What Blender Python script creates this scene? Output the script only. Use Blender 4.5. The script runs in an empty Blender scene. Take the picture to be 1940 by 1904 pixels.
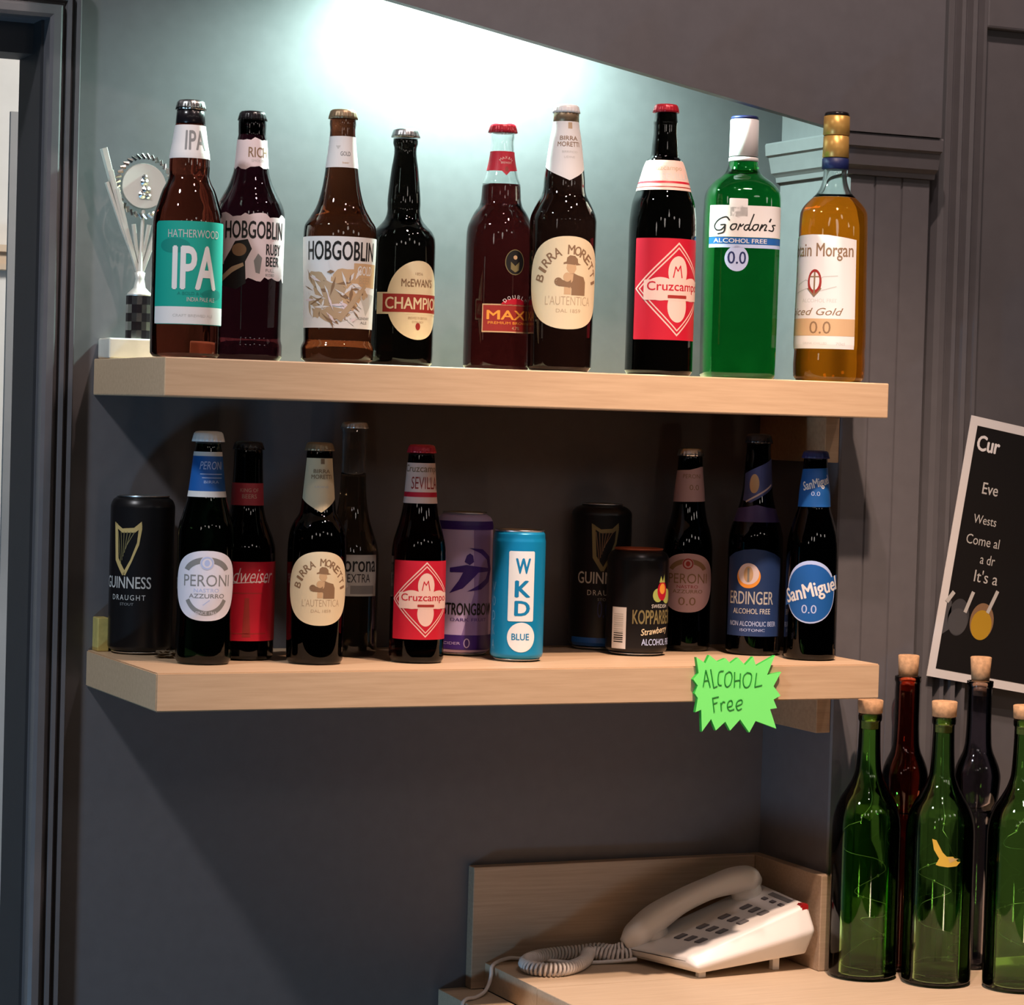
import bpy, bmesh, math, random
import numpy as np
from mathutils import Vector, Matrix
from math import sin, cos, pi, radians, asin

# ------------------------------------------------------------------ scene, camera, light
S = bpy.context.scene
COL = S.collection
S.view_settings.view_transform = 'Standard'
S.view_settings.look = 'None'
S.view_settings.gamma = 1
S.view_settings.exposure = 0.0
S.view_settings.use_curve_mapping = False
S.cycles.max_bounces = 14
S.cycles.transmission_bounces = 12
S.cycles.transparent_max_bounces = 24
S.cycles.caustics_refractive = False
S.cycles.caustics_reflective = False
S.cycles.sample_clamp_indirect = 4.0

CAM = Vector((-0.7519163, -2.7030121, -0.0494605))
R_ = Vector((0.9107, -0.4120, 0.0289)); U_ = Vector((-0.0137, 0.0399, 0.9991)); F_ = Vector((0.4128, 0.9103, -0.0307))
F_.normalize(); R_ = (R_ - F_ * R_.dot(F_)).normalized(); U_ = R_.cross(F_)
cd = bpy.data.cameras.new('camera')
cam = bpy.data.objects.new('camera', cd)
COL.objects.link(cam)
cd.sensor_width = 36.0
cd.sensor_fit = 'HORIZONTAL'
cd.lens = 36.0 * 5131.96 / 1940.0
cd.clip_start = 0.05
m4 = Matrix.Identity(4)
for i in range(3):
    m4[i][0] = R_[i]; m4[i][1] = U_[i]; m4[i][2] = -F_[i]; m4[i][3] = CAM[i]
cam.matrix_world = m4
S.camera = cam

wd = bpy.data.worlds.new('world')
S.world = wd
wd.use_nodes = True
wd.node_tree.nodes['Background'].inputs[0].default_value = (0.75, 0.85, 1.0, 1)
wd.node_tree.nodes['Background'].inputs[1].default_value = 0.004


def lamp(name, loc, power, color, kind='POINT', radius=0.03, target=None, cone=120, blend=0.5):
    ld = bpy.data.lights.new(name, kind)
    ld.energy = power
    ld.color = color
    ld.shadow_soft_size = radius
    if kind == 'SPOT':
        ld.spot_size = radians(cone)
        ld.spot_blend = blend
    o = bpy.data.objects.new(name, ld)
    COL.objects.link(o)
    o.location = loc
    if target is not None:
        o.rotation_euler = (Vector(target) - Vector(loc)).to_track_quat('-Z', 'Y').to_euler()
    return o


# cool LED downlight in the alcove behind the fascia
lamp('alcove_downlight', (0.400, -0.085, 0.445), 44, (0.68, 1.0, 0.89), 'SPOT', 0.02, (0.39, -0.080, -0.5), 176, 0.62)
# warm downlights over the worktop and along the bar
lamp('bar_downlight', (0.55, -0.80, 0.86), 112, (1.0, 0.71, 0.54), 'SPOT', 0.018, (0.64, -0.62, -0.65), 82, 0.85)
lamp('bar_downlight', (0.30, -0.95, 1.45), 54, (1.0, 0.74, 0.64), 'SPOT', 0.022, (0.5, -0.2, 0.1), 110, 0.7)
lamp('bar_downlight', (0.35, -1.30, 1.20), 15, (1.0, 0.80, 0.76), 'SPOT', 0.022, (0.5, -0.2, -0.1), 120, 0.7)
lamp('bar_downlight', (1.20, -0.95, 1.40), 20, (1.0, 0.74, 0.66), 'SPOT', 0.022, (0.9, -0.3, 0.0), 100, 0.7)
lamp('bar_downlight', (-1.15, -0.85, 1.30), 84, (0.93, 0.93, 0.96), 'SPOT', 0.07, (-0.02, -0.14, -0.42), 62, 1.0)
# dim cool daylight of the room on the left
lamp('left_room_light', (-1.35, -0.90, -1.45), 50, (0.36, 0.68, 1.0), 'POINT', 0.10)
# small pendant bulbs of the room, seen as glints in the glass
for q in ((-1.35, -1.9, 0.40), (-0.75, -2.15, 0.56), (-0.15, -2.1, 0.44), (0.35, -2.1, 0.66), (0.95, -2.0, 0.50), (1.55, -1.8, 0.42)):
    lamp('pendant_bulb', q, 2.2, (1.0, 0.90, 0.82), 'POINT', 0.085)
lamp('low_fill_light', (0.35, -2.5, -1.0), 6, (1.0, 0.74, 0.55), 'POINT', 0.08)  # unseen warm fill, added to brighten the wall below the lower shelf
# lamp of the room behind the doorway
lamp('next_room_lamp', (0.75, 0.28, 0.45), 42, (1.0, 0.95, 0.88), 'POINT', 0.08)

# ------------------------------------------------------------------ materials


def mat(name, color, rough=0.5, metal=0.0, spec=0.5, trans=0.0, ior=1.45, noise=0.0, nscale=30.0, bump=0.0, coat=0.0):
    m = bpy.data.materials.new(name)
    m.use_nodes = True
    nt = m.node_tree
    b = nt.nodes['Principled BSDF']
    b.inputs['Base Color'].default_value = (*color, 1)
    b.inputs['Roughness'].default_value = rough
    b.inputs['Metallic'].default_value = metal
    b.inputs['Specular IOR Level'].default_value = spec
    b.inputs['IOR'].default_value = ior
    b.inputs['Transmission Weight'].default_value = trans
    b.inputs['Coat Weight'].default_value = coat
    if noise > 0 or bump > 0:
        tc = nt.nodes.new('ShaderNodeTexCoord')
        n = nt.nodes.new('ShaderNodeTexNoise')
        n.inputs['Scale'].default_value = nscale
        n.inputs['Detail'].default_value = 4
        nt.links.new(tc.outputs['Object'], n.inputs['Vector'])
        if noise > 0:
            r = nt.nodes.new('ShaderNodeValToRGB')
            r.color_ramp.elements[0].position = 0.3
            r.color_ramp.elements[1].position = 0.7
            r.color_ramp.elements[0].color = (*[c * (1 - noise) for c in color], 1)
            r.color_ramp.elements[1].color = (*[min(1, c * (1 + noise)) for c in color], 1)
            nt.links.new(n.outputs['Fac'], r.inputs['Fac'])
            nt.links.new(r.outputs['Color'], b.inputs['Base Color'])
        if bump > 0:
            bp = nt.nodes.new('ShaderNodeBump')
            bp.inputs['Strength'].default_value = bump
            bp.inputs['Distance'].default_value = 0.001
            nt.links.new(n.outputs['Fac'], bp.inputs['Height'])
            nt.links.new(bp.outputs['Normal'], b.inputs['Normal'])
    return m


def wood(name, c1, c2, scale=(3, 60, 60), rough=0.45):
    m = bpy.data.materials.new(name)
    m.use_nodes = True
    nt = m.node_tree
    b = nt.nodes['Principled BSDF']
    b.inputs['Roughness'].default_value = rough
    tc = nt.nodes.new('ShaderNodeTexCoord')
    mp = nt.nodes.new('ShaderNodeMapping')
    mp.inputs['Scale'].default_value = scale
    n = nt.nodes.new('ShaderNodeTexNoise')
    n.inputs['Scale'].default_value = 4
    n.inputs['Detail'].default_value = 6
    n.inputs['Roughness'].default_value = 0.6
    r = nt.nodes.new('ShaderNodeValToRGB')
    r.color_ramp.elements[0].position = 0.3
    r.color_ramp.elements[1].position = 0.72
    r.color_ramp.elements[0].color = (*c1, 1)
    r.color_ramp.elements[1].color = (*c2, 1)
    nt.links.new(tc.outputs['Object'], mp.inputs['Vector'])
    nt.links.new(mp.outputs['Vector'], n.inputs['Vector'])
    nt.links.new(n.outputs['Fac'], r.inputs['Fac'])
    nt.links.new(r.outputs['Color'], b.inputs['Base Color'])
    return m


def srgb(r, g, b):
    f = lambda c: (c / 255) / 12.92 if c / 255 <= 0.04045 else ((c / 255 + 0.055) / 1.055) ** 2.4
    return (f(r), f(g), f(b))


def glass(name, c, ior=1.40, rough=0.0):
    return mat(name, c, rough, 0, 0.5, 1.0, ior)


PAINT = mat('slate_paint', (0.115, 0.110, 0.119), 0.55, noise=0.05, nscale=60, bump=0.12)
GLOSSPAINT = mat('slate_satin_paint', (0.112, 0.108, 0.116), 0.32, noise=0.05, nscale=40, bump=0.08)
REVEALSHADE = mat('painted_reveal_shade', (0.03, 0.03, 0.034), 0.6, noise=0.05)  # shade of the doorway reveal, put into the colour of the lining
WHITEWALL = mat('white_wall_paint', (0.8, 0.78, 0.74), 0.7, noise=0.03)
GREYFRAME = mat('pale_grey_paint', (0.45, 0.44, 0.43), 0.5, noise=0.03)
FLOORM = mat('dark_floor', (0.06, 0.045, 0.035), 0.5, noise=0.2, nscale=8)
OAK = wood('oak_laminate', (0.50, 0.335, 0.205), (0.60, 0.42, 0.265))
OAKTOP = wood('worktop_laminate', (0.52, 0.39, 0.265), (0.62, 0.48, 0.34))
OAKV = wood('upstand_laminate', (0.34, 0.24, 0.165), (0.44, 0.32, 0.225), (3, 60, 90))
PAPER = mat('white_paper', (0.70, 0.68, 0.67), 0.55)
CREAM = mat('cream_paper', (0.70, 0.58, 0.38), 0.5)
RED = mat('red_print', (0.47, 0.008, 0.026), 0.45)
DKRED = mat('dark_red_print', (0.30, 0.025, 0.02), 0.45)
TEAL = mat('teal_print', (0.008, 0.32, 0.25), 0.45)
DKTEAL = mat('dark_teal_print', (0.006, 0.22, 0.18), 0.45)
BLACK = mat('black_print', (0.012, 0.011, 0.011), 0.45)
GREY = mat('grey_print', (0.22, 0.22, 0.22), 0.5)
LGREY = mat('light_grey_print', (0.5, 0.49, 0.47), 0.5)
PINKW = mat('pink_white_print', (0.72, 0.60, 0.62), 0.5)
SEPIA = mat('sepia_print', (0.24, 0.14, 0.075), 0.5)
LSEPIA = mat('light_sepia_print', (0.45, 0.32, 0.2), 0.5)
TAN = mat('tan_print', (0.55, 0.36, 0.2), 0.5)
GOLDP = mat('gold_print', (0.62, 0.45, 0.18), 0.4, 0.2)
ORANGE = mat('orange_print', (0.85, 0.33, 0.05), 0.45)
PINKP = mat('pale_pink_print', (0.70, 0.48, 0.41), 0.5)
BLUE = mat('blue_print', (0.012, 0.10, 0.36), 0.45)
DKBLUE = mat('navy_print', (0.012, 0.02, 0.10), 0.45)
LBLUE = mat('pale_blue_print', (0.42, 0.50, 0.75), 0.5)
PURPLE = mat('purple_print', (0.05, 0.018, 0.20), 0.42)
GREENP = mat('pale_green_print', (0.40, 0.46, 0.12), 0.5)
OLIVE = mat('olive_print', (0.20, 0.165, 0.07), 0.5)
SILVER = mat('silver', (0.78, 0.78, 0.76), 0.22, 1.0)
ALU = mat('aluminium', (0.72, 0.72, 0.73), 0.3, 1.0)
CHROMEP = mat('silver_plastic', (0.80, 0.81, 0.75), 0.38, 0.5)
GOLDCAP = mat('gold_cap', (0.72, 0.42, 0.11), 0.35, 0.45)
BROWNCAP = mat('bronze_cap', (0.28, 0.20, 0.12), 0.4, 0.6)
BLACKPL = mat('black_foil', (0.012, 0.010, 0.012), 0.22)
REDCAP = mat('red_cap', (0.45, 0.015, 0.03), 0.3, 0.2)
WHITECAP = mat('white_cap', (0.75, 0.73, 0.72), 0.35)
CORK = mat('cork', (0.50, 0.29, 0.15), 0.85, noise=0.22, nscale=220)
MARBLE = mat('pale_marble', (0.72, 0.68, 0.60), 0.3, noise=0.08, nscale=40)
NEON = mat('neon_green_card', (0.20, 0.92, 0.20), 0.6)
NEOND = mat('neon_green_card_edge', (0.03, 0.42, 0.05), 0.6)
PEN = mat('green_marker_ink', (0.006, 0.22, 0.02), 0.6)
PHONE = mat('white_phone_plastic', (0.80, 0.77, 0.74), 0.38)
PHONEKEY = mat('grey_key_plastic', (0.16, 0.15, 0.16), 0.45)
REDLENS = mat('red_lens', (0.35, 0.01, 0.015), 0.25)
CORD = mat('white_cord_plastic', (0.70, 0.66, 0.64), 0.45)
PINE = wood('pine_batten', (0.34, 0.21, 0.12), (0.44, 0.29, 0.17))
SCRAP = mat('brown_scrap', (0.12, 0.085, 0.05), 0.7, noise=0.4, nscale=120)
BRASSWOOD = mat('gold_block', (0.48, 0.38, 0.12), 0.5, noise=0.15, nscale=90)

def thin_glass(name, c):
    """thin hollow glass: tinted see-through wall with a Fresnel reflection"""
    m = bpy.data.materials.new(name)
    m.use_nodes = True
    nt = m.node_tree
    nt.nodes.remove(nt.nodes['Principled BSDF'])
    t = nt.nodes.new('ShaderNodeBsdfTransparent'); t.inputs['Color'].default_value = (*c, 1)
    g = nt.nodes.new('ShaderNodeBsdfGlossy'); g.inputs['Roughness'].default_value = 0.03
    fr = nt.nodes.new('ShaderNodeFresnel'); fr.inputs['IOR'].default_value = 1.45
    mx = nt.nodes.new('ShaderNodeMixShader')
    nt.links.new(fr.outputs[0], mx.inputs[0]); nt.links.new(t.outputs[0], mx.inputs[1]); nt.links.new(g.outputs[0], mx.inputs[2])
    nt.links.new(mx.outputs[0], nt.nodes['Material Output'].inputs[0])
    return m


G_AMBER = glass('amber_glass', (0.155, 0.030, 0.018))
G_BROWN = glass('brown_glass', (0.105, 0.026, 0.012))
G_DARK = glass('dark_brown_glass', (0.035, 0.011, 0.008))
G_RUBY = glass('dark_ruby_glass', (0.035, 0.006, 0.012))
G_BLACK = glass('black_brown_glass', (0.006, 0.004, 0.003))
G_REDALE = glass('red_ale_in_clear_glass', (0.085, 0.010, 0.010))
G_CLEAR = glass('clear_glass', (0.93, 0.96, 0.95), 1.45)
G_RUM = glass('amber_spirit_in_clear_glass', (0.97, 0.225, 0.008))
G_GREEN = glass('bright_green_glass', (0.012, 0.42, 0.055))
G_DKGREEN = glass('dark_green_glass', (0.018, 0.06, 0.028))
G_WINE = thin_glass('bottle_green_glass', (0.72, 0.97, 0.58))
G_WINE2 = thin_glass('bottle_green_glass_deep', (0.68, 0.89, 0.58))
G_REDG = thin_glass('dark_red_glass', (0.80, 0.42, 0.34))
G_GREYG = thin_glass('smoke_grey_glass', (0.70, 0.69, 0.75))
G_CORONA = glass('pale_beer_glass', (0.30, 0.25, 0.16))

# ------------------------------------------------------------------ object helpers


def link(name, me, parent=None, mats=(), smooth=False):
    o = bpy.data.objects.new(name, me)
    COL.objects.link(o)
    for m in mats:
        me.materials.append(m)
    if smooth:
        me.polygons.foreach_set('use_smooth', [True] * len(me.polygons))
    if parent is not None:
        o.parent = parent
    return o


def tag(o, label=None, cat=None, group=None, kind=None):
    if label: o['label'] = label
    if cat: o['category'] = cat
    if group: o['group'] = group
    if kind: o['kind'] = kind
    return o


def empty(name, loc, rz=0.0):
    o = bpy.data.objects.new(name, None)
    COL.objects.link(o)
    o.empty_display_size = 0.02
    o.location = loc
    o.rotation_euler = (0, 0, rz)
    return o


def frombm(name, bm, mats, parent=None, smooth=False):
    me = bpy.data.meshes.new(name)
    bmesh.ops.recalc_face_normals(bm, faces=bm.faces)
    bm.to_mesh(me)
    bm.free()
    return link(name, me, parent, mats if isinstance(mats, (list, tuple)) else [mats], smooth)


def frompy(name, v, f, mats, parent=None, smooth=True, mi=None, recalc=True):
    me = bpy.data.meshes.new(name)
    me.from_pydata(v, [], f)
    if mi is not None:
        me.polygons.foreach_set('material_index', mi)
    if recalc:
        bm = bmesh.new(); bm.from_mesh(me)
        bmesh.ops.recalc_face_normals(bm, faces=bm.faces)
        bm.to_mesh(me); bm.free()
    return link(name, me, parent, mats if isinstance(mats, (list, tuple)) else [mats], smooth)


def bbox(bm, x0, y0, z0, x1, y1, z1):
    vs = [bm.verts.new((x, y, z)) for z in (z0, z1) for y in (y0, y1) for x in (x0, x1)]
    for q in ((0, 1, 3, 2), (4, 6, 7, 5), (0, 4, 5, 1), (2, 3, 7, 6), (0, 2, 6, 4), (1, 5, 7, 3)):
        bm.faces.new([vs[i] for i in q])


def box(name, lo, hi, m, parent=None, bev=0.0):
    bm = bmesh.new()
    bbox(bm, *lo, *hi)
    if bev:
        bmesh.ops.bevel(bm, geom=list(bm.edges), offset=bev, segments=2, affect='EDGES', profile=0.5)
    return frombm(name, bm, m, parent)


def structure(o, label=None):
    o['kind'] = 'structure'
    return o


def prism(name, pts, z0, z1, m, parent=None):
    """vertical extrusion of an xy outline"""
    bm = bmesh.new()
    a = [bm.verts.new((x, y, z0)) for x, y in pts]
    b = [bm.verts.new((x, y, z1)) for x, y in pts]
    n = len(pts)
    for i in range(n):
        bm.faces.new((a[i], a[(i + 1) % n], b[(i + 1) % n], b[i]))
    bm.faces.new(a[::-1]); bm.faces.new(b)
    return frombm(name, bm, m, parent)


def pchip(xs, ys, q):
    xs = np.array(xs, float); ys = np.array(ys, float); q = np.atleast_1d(np.array(q, float))
    h = np.diff(xs); d = np.diff(ys) / h
    n = len(xs); mm = np.zeros(n)
    for i in range(1, n - 1):
        if d[i - 1] * d[i] > 0:
            w1 = 2 * h[i] + h[i - 1]; w2 = h[i] + 2 * h[i - 1]
            mm[i] = (w1 + w2) / (w1 / d[i - 1] + w2 / d[i])
    mm[0] = d[0]; mm[-1] = d[-1]
    k = np.clip(np.searchsorted(xs, q) - 1, 0, n - 2)
    t = np.clip((q - xs[k]) / h[k], 0, 1)
    return ((2 * t**3 - 3 * t**2 + 1) * ys[k] + (t**3 - 2 * t**2 + t) * h[k] * mm[k]
            + (-2 * t**3 + 3 * t**2) * ys[k + 1] + (t**3 - t**2) * h[k] * mm[k + 1])


def lathe_data(rz, seg=64, shape=None, close_b=True, close_t=True):
    """rz list of (r,z) bottom->top; shape(z) gives the superellipse exponent"""
    v = []; f = []
    for r, z in rz:
        n = shape(z) if shape else 2
        for k in range(seg):
            a = 2 * pi * k / seg
            g = 1.0 if n == 2 else (abs(cos(a)) ** n + abs(sin(a)) ** n) ** (-1.0 / n)
            v.append((r * g * sin(a), -r * g * cos(a), z))
    for i in range(len(rz) - 1):
        for k in range(seg):
            k2 = (k + 1) % seg
            f.append((i * seg + k, i * seg + k2, (i + 1) * seg + k2, (i + 1) * seg + k))
    if close_b: f.append(tuple(range(seg))[::-1])
    if close_t: f.append(tuple((len(rz) - 1) * seg + k for k in range(seg)))
    return v, f


def lathe(name, rz, m, parent, seg=64, shape=None, smooth=True):
    v, f = lathe_data(rz, seg, shape)
    o = frompy(name, v, f, m, parent, smooth)
    for p in o.data.polygons:
        if len(p.vertices) > 4: p.use_smooth = False
    return o


def tube(pts, r, seg=8, cap=True, v=None, f=None):
    """tube along a polyline; r number or list"""
    v = [] if v is None else v
    f = [] if f is None else f
    P = [Vector(p) for p in pts]
    n = len(P)
    rr = r if isinstance(r, (list, tuple)) else [r] * n
    base = len(v)
    up = Vector((0, 0, 1))
    prev = None
    for i in range(n):
        t = (P[min(i + 1, n - 1)] - P[max(i - 1, 0)]).normalized()
        if prev is None:
            a = t.cross(up)
            if a.length < 1e-3: a = t.cross(Vector((1, 0, 0)))
            a.normalize()
        else:
            a = (prev - t * prev.dot(t))
            if a.length < 1e-6: a = t.orthogonal()
            a.normalize()
        prev = a
        b = t.cross(a)
        for k in range(seg):
            w = 2 * pi * k / seg
            v.append(tuple(P[i] + (a * cos(w) + b * sin(w)) * rr[i]))
    for i in range(n - 1):
        for k in range(seg):
            k2 = (k + 1) % seg
            f.append((base + i * seg + k, base + i * seg + k2, base + (i + 1) * seg + k2, base + (i + 1) * seg + k))
    if cap:
        f.append(tuple(base + k for k in range(seg))[::-1])
        f.append(tuple(base + (n - 1) * seg + k for k in range(seg)))
    return v, f


def spline(pts, per=10):
    P = [Vector(p) for p in pts]
    P = [P[0] * 2 - P[1]] + P + [P[-1] * 2 - P[-2]]
    out = []
    for i in range(1, len(P) - 2):
        for j in range(per):
            t = j / per
            out.append(0.5 * ((2 * P[i]) + (P[i + 1] - P[i - 1]) * t + (2 * P[i - 1] - 5 * P[i] + 4 * P[i + 1] - P[i + 2]) * t * t
                              + (-P[i - 1] + 3 * P[i] - 3 * P[i + 1] + P[i + 2]) * t ** 3))
    out.append(P[-2])
    return out


# ------------------------------------------------------------------ printed artwork (flat shapes that get wrapped on a surface)
_tc = {}


def text_mesh(s, bold=0.0, shear=0.0, space=1.0):
    key = (s, bold, shear, space)
    if key not in _tc:
        cu = bpy.data.curves.new('t', 'FONT')
        cu.body = s
        cu.offset = min(bold, 0.0)
        cu.shear = shear
        cu.space_character = space
        cu.resolution_u = 3
        o = bpy.data.objects.new('t', cu)
        COL.objects.link(o)
        bpy.context.view_layer.update()
        me = bpy.data.meshes.new_from_object(o)
        vs = [(v.co.x, v.co.y) for v in me.vertices]
        fs = [tuple(p.vertices) for p in me.polygons]
        bpy.data.objects.remove(o); bpy.data.curves.remove(cu); bpy.data.meshes.remove(me)
        _tc[key] = (vs, fs)
    return _tc[key]


class Art:
    """flat artwork; u to the right of the label centre, y downwards as read off the bottle, in bottle units"""

    def __init__(s):
        s.items = []

    def poly(s, pts, m, lv=1):
        s.items.append(([tuple(p) for p in pts], [tuple(range(len(pts)))], m, lv)); return s

    def rect(s, u0, y0, u1, y1, m, lv=1):
        return s.poly([(u0, y1), (u1, y1), (u1, y0), (u0, y0)], m, lv)

    def rrect(s, u0, y0, u1, y1, r, m, lv=1):
        pts = []
        for cx, cy, a0 in ((u1 - r, y1 - r, 0), (u0 + r, y1 - r, 90), (u0 + r, y0 + r, 180), (u1 - r, y0 + r, 270)):
            for k in range(5):
                a = radians(a0 + k * 22.5)
                pts.append((cx + r * cos(a), cy + r * sin(a)))
        return s.poly(pts, m, lv)

    def ell(s, cu, cy, ru, ry, m, lv=1, n=40, p=2.0, a0=0, a1=360):
        pts = []
        for k in range(n + (0 if a1 - a0 >= 360 else 1)):
            a = radians(a0 + (a1 - a0) * k / n)
            c, q = cos(a), sin(a)
            pts.append((cu + ru * math.copysign(abs(c) ** (2 / p), c), cy + ry * math.copysign(abs(q) ** (2 / p), q)))
        return s.poly(pts, m, lv)

    def ring(s, cu, cy, ru, ry, w, m, lv=1, a0=0, a1=360, n=40):
        vs = []; fs = []
        for k in range(n + 1):
            a = radians(a0 + (a1 - a0) * k / n)
            vs.append((cu + ru * cos(a), cy + ry * sin(a)))
            vs.append((cu + (ru - w) * cos(a), cy + (ry - w) * sin(a)))
        for k in range(n):
            fs.append((2 * k, 2 * k + 2, 2 * k + 3, 2 * k + 1))
        s.items.append((vs, fs, m, lv)); return s

    def line(s, pts, w, m, lv=2):
        for a, b in zip(pts[:-1], pts[1:]):
            dx, dy = b[0] - a[0], b[1] - a[1]
            L = math.hypot(dx, dy) or 1
            nx, ny = -dy / L * w / 2, dx / L * w / 2
            ex, ey = dx / L * w * 0.3, dy / L * w * 0.3
            s.poly([(a[0] + nx - ex, a[1] + ny - ey), (b[0] + nx + ex, b[1] + ny + ey), (b[0] - nx + ex, b[1] - ny + ey), (a[0] - nx - ex, a[1] - ny - ey)], m, lv)
        return s

    def text(s, t, u0, y0, u1, y1, m, lv=2, bold=0.0, shear=0.0, rot=0.0, space=1.0, _again=False):
        vs, fs = text_mesh(t, bold, shear, space)
        xs = [v[0] for v in vs]; ys = [v[1] for v in vs]
        ax, bx, ay, by = min(xs), max(xs), min(ys), max(ys)
        cu, cy = (u0 + u1) / 2, (y0 + y1) / 2
        if bold > 0 and not _again:      # heavier strokes: the outline repeated a little to each side
            k = bold * (u1 - u0) / (bx - ax); q = bold * (y1 - y0) / (by - ay) * 0.6
            for i, (dx, dy) in enumerate(((-k, 0), (k, 0), (0, q), (0, -q))):
                s.text(t, u0 + dx, y0 + dy, u1 + dx, y1 + dy, m, lv + 0.15 * (i + 1), bold, shear, rot, space, True)
        out = []
        for x, y in vs:
            u = u0 + (x - ax) / (bx - ax) * (u1 - u0)
            q = y1 - (y - ay) / (by - ay) * (y1 - y0)
            if rot:
                du, dq = u - cu, q - cy
                u = cu + du * cos(rot) - dq * sin(rot); q = cy + du * sin(rot) + dq * cos(rot)
            out.append((u, q))
        s.items.append((out, fs, m, lv)); return s

    def arctext(s, t, cu, cy, ru, ry, a0, a1, h, w, m, lv=2, bold=0.0):
        """letters set along an ellipse, angles from the top, clockwise"""
        n = len(t)
        for i, ch in enumerate(t):
            if ch == ' ': continue
            a = radians(a0 + (a1 - a0) * i / (n - 1))
            x, y = cu + ru * sin(a), cy - ry * cos(a)
            ww = w * (0.4 if ch in "I1'" else 1.0)
            s.text(ch, x - ww / 2, y - h / 2, x + ww / 2, y + h / 2, m, lv, bold, 0, a)
        return s

    def build(s, name, surf, parent, du=3.0, dv=8.0, step=0.00009, off=0.00028, flat=False):
        mats = []; V = []; Fa = []; MI = []
        for vs, fs, m, lv in s.items:
            if m not in mats: mats.append(m)
            bm = bmesh.new()
            bv = [bm.verts.new((x, y, 0)) for x, y in vs]
            for q in fs:
                try: bm.faces.new([bv[i] for i in q])
                except ValueError: pass
            bm.normal_update()
            bmesh.ops.triangulate(bm, faces=bm.faces)
            if not flat:
                for ax, st in ((0, du), (1, dv)):
                    lo = min(v.co[ax] for v in bm.verts); hi = max(v.co[ax] for v in bm.verts)
                    k = math.floor(lo / st) + 1
                    no = (1, 0, 0) if ax == 0 else (0, 1, 0)
                    while k * st < hi:
                        co = (k * st, 0, 0) if ax == 0 else (0, k * st, 0)
                        bmesh.ops.bisect_plane(bm, geom=bm.verts[:] + bm.edges[:] + bm.faces[:], plane_co=co, plane_no=no, dist=1e-4)
                        k += 1
            bm.verts.index_update()
            b0 = len(V)
            for v in bm.verts: V.append(surf(v.co.x, v.co.y, off + lv * step))
            for q in bm.faces:
                ids = [b0 + v.index for v in q.verts]
                # y runs down, so flip to keep the outside facing out
                a, b, c = (q.verts[0].co, q.verts[1].co, q.verts[2].co)
                if (b - a).cross(c - a).z > 0: ids = ids[::-1]
                Fa.append(ids); MI.append(mats.index(m))
            bm.free()
        return frompy(name, V, Fa, mats, parent, False, MI, recalc=False)


# ------------------------------------------------------------------ bottle kit


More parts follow.
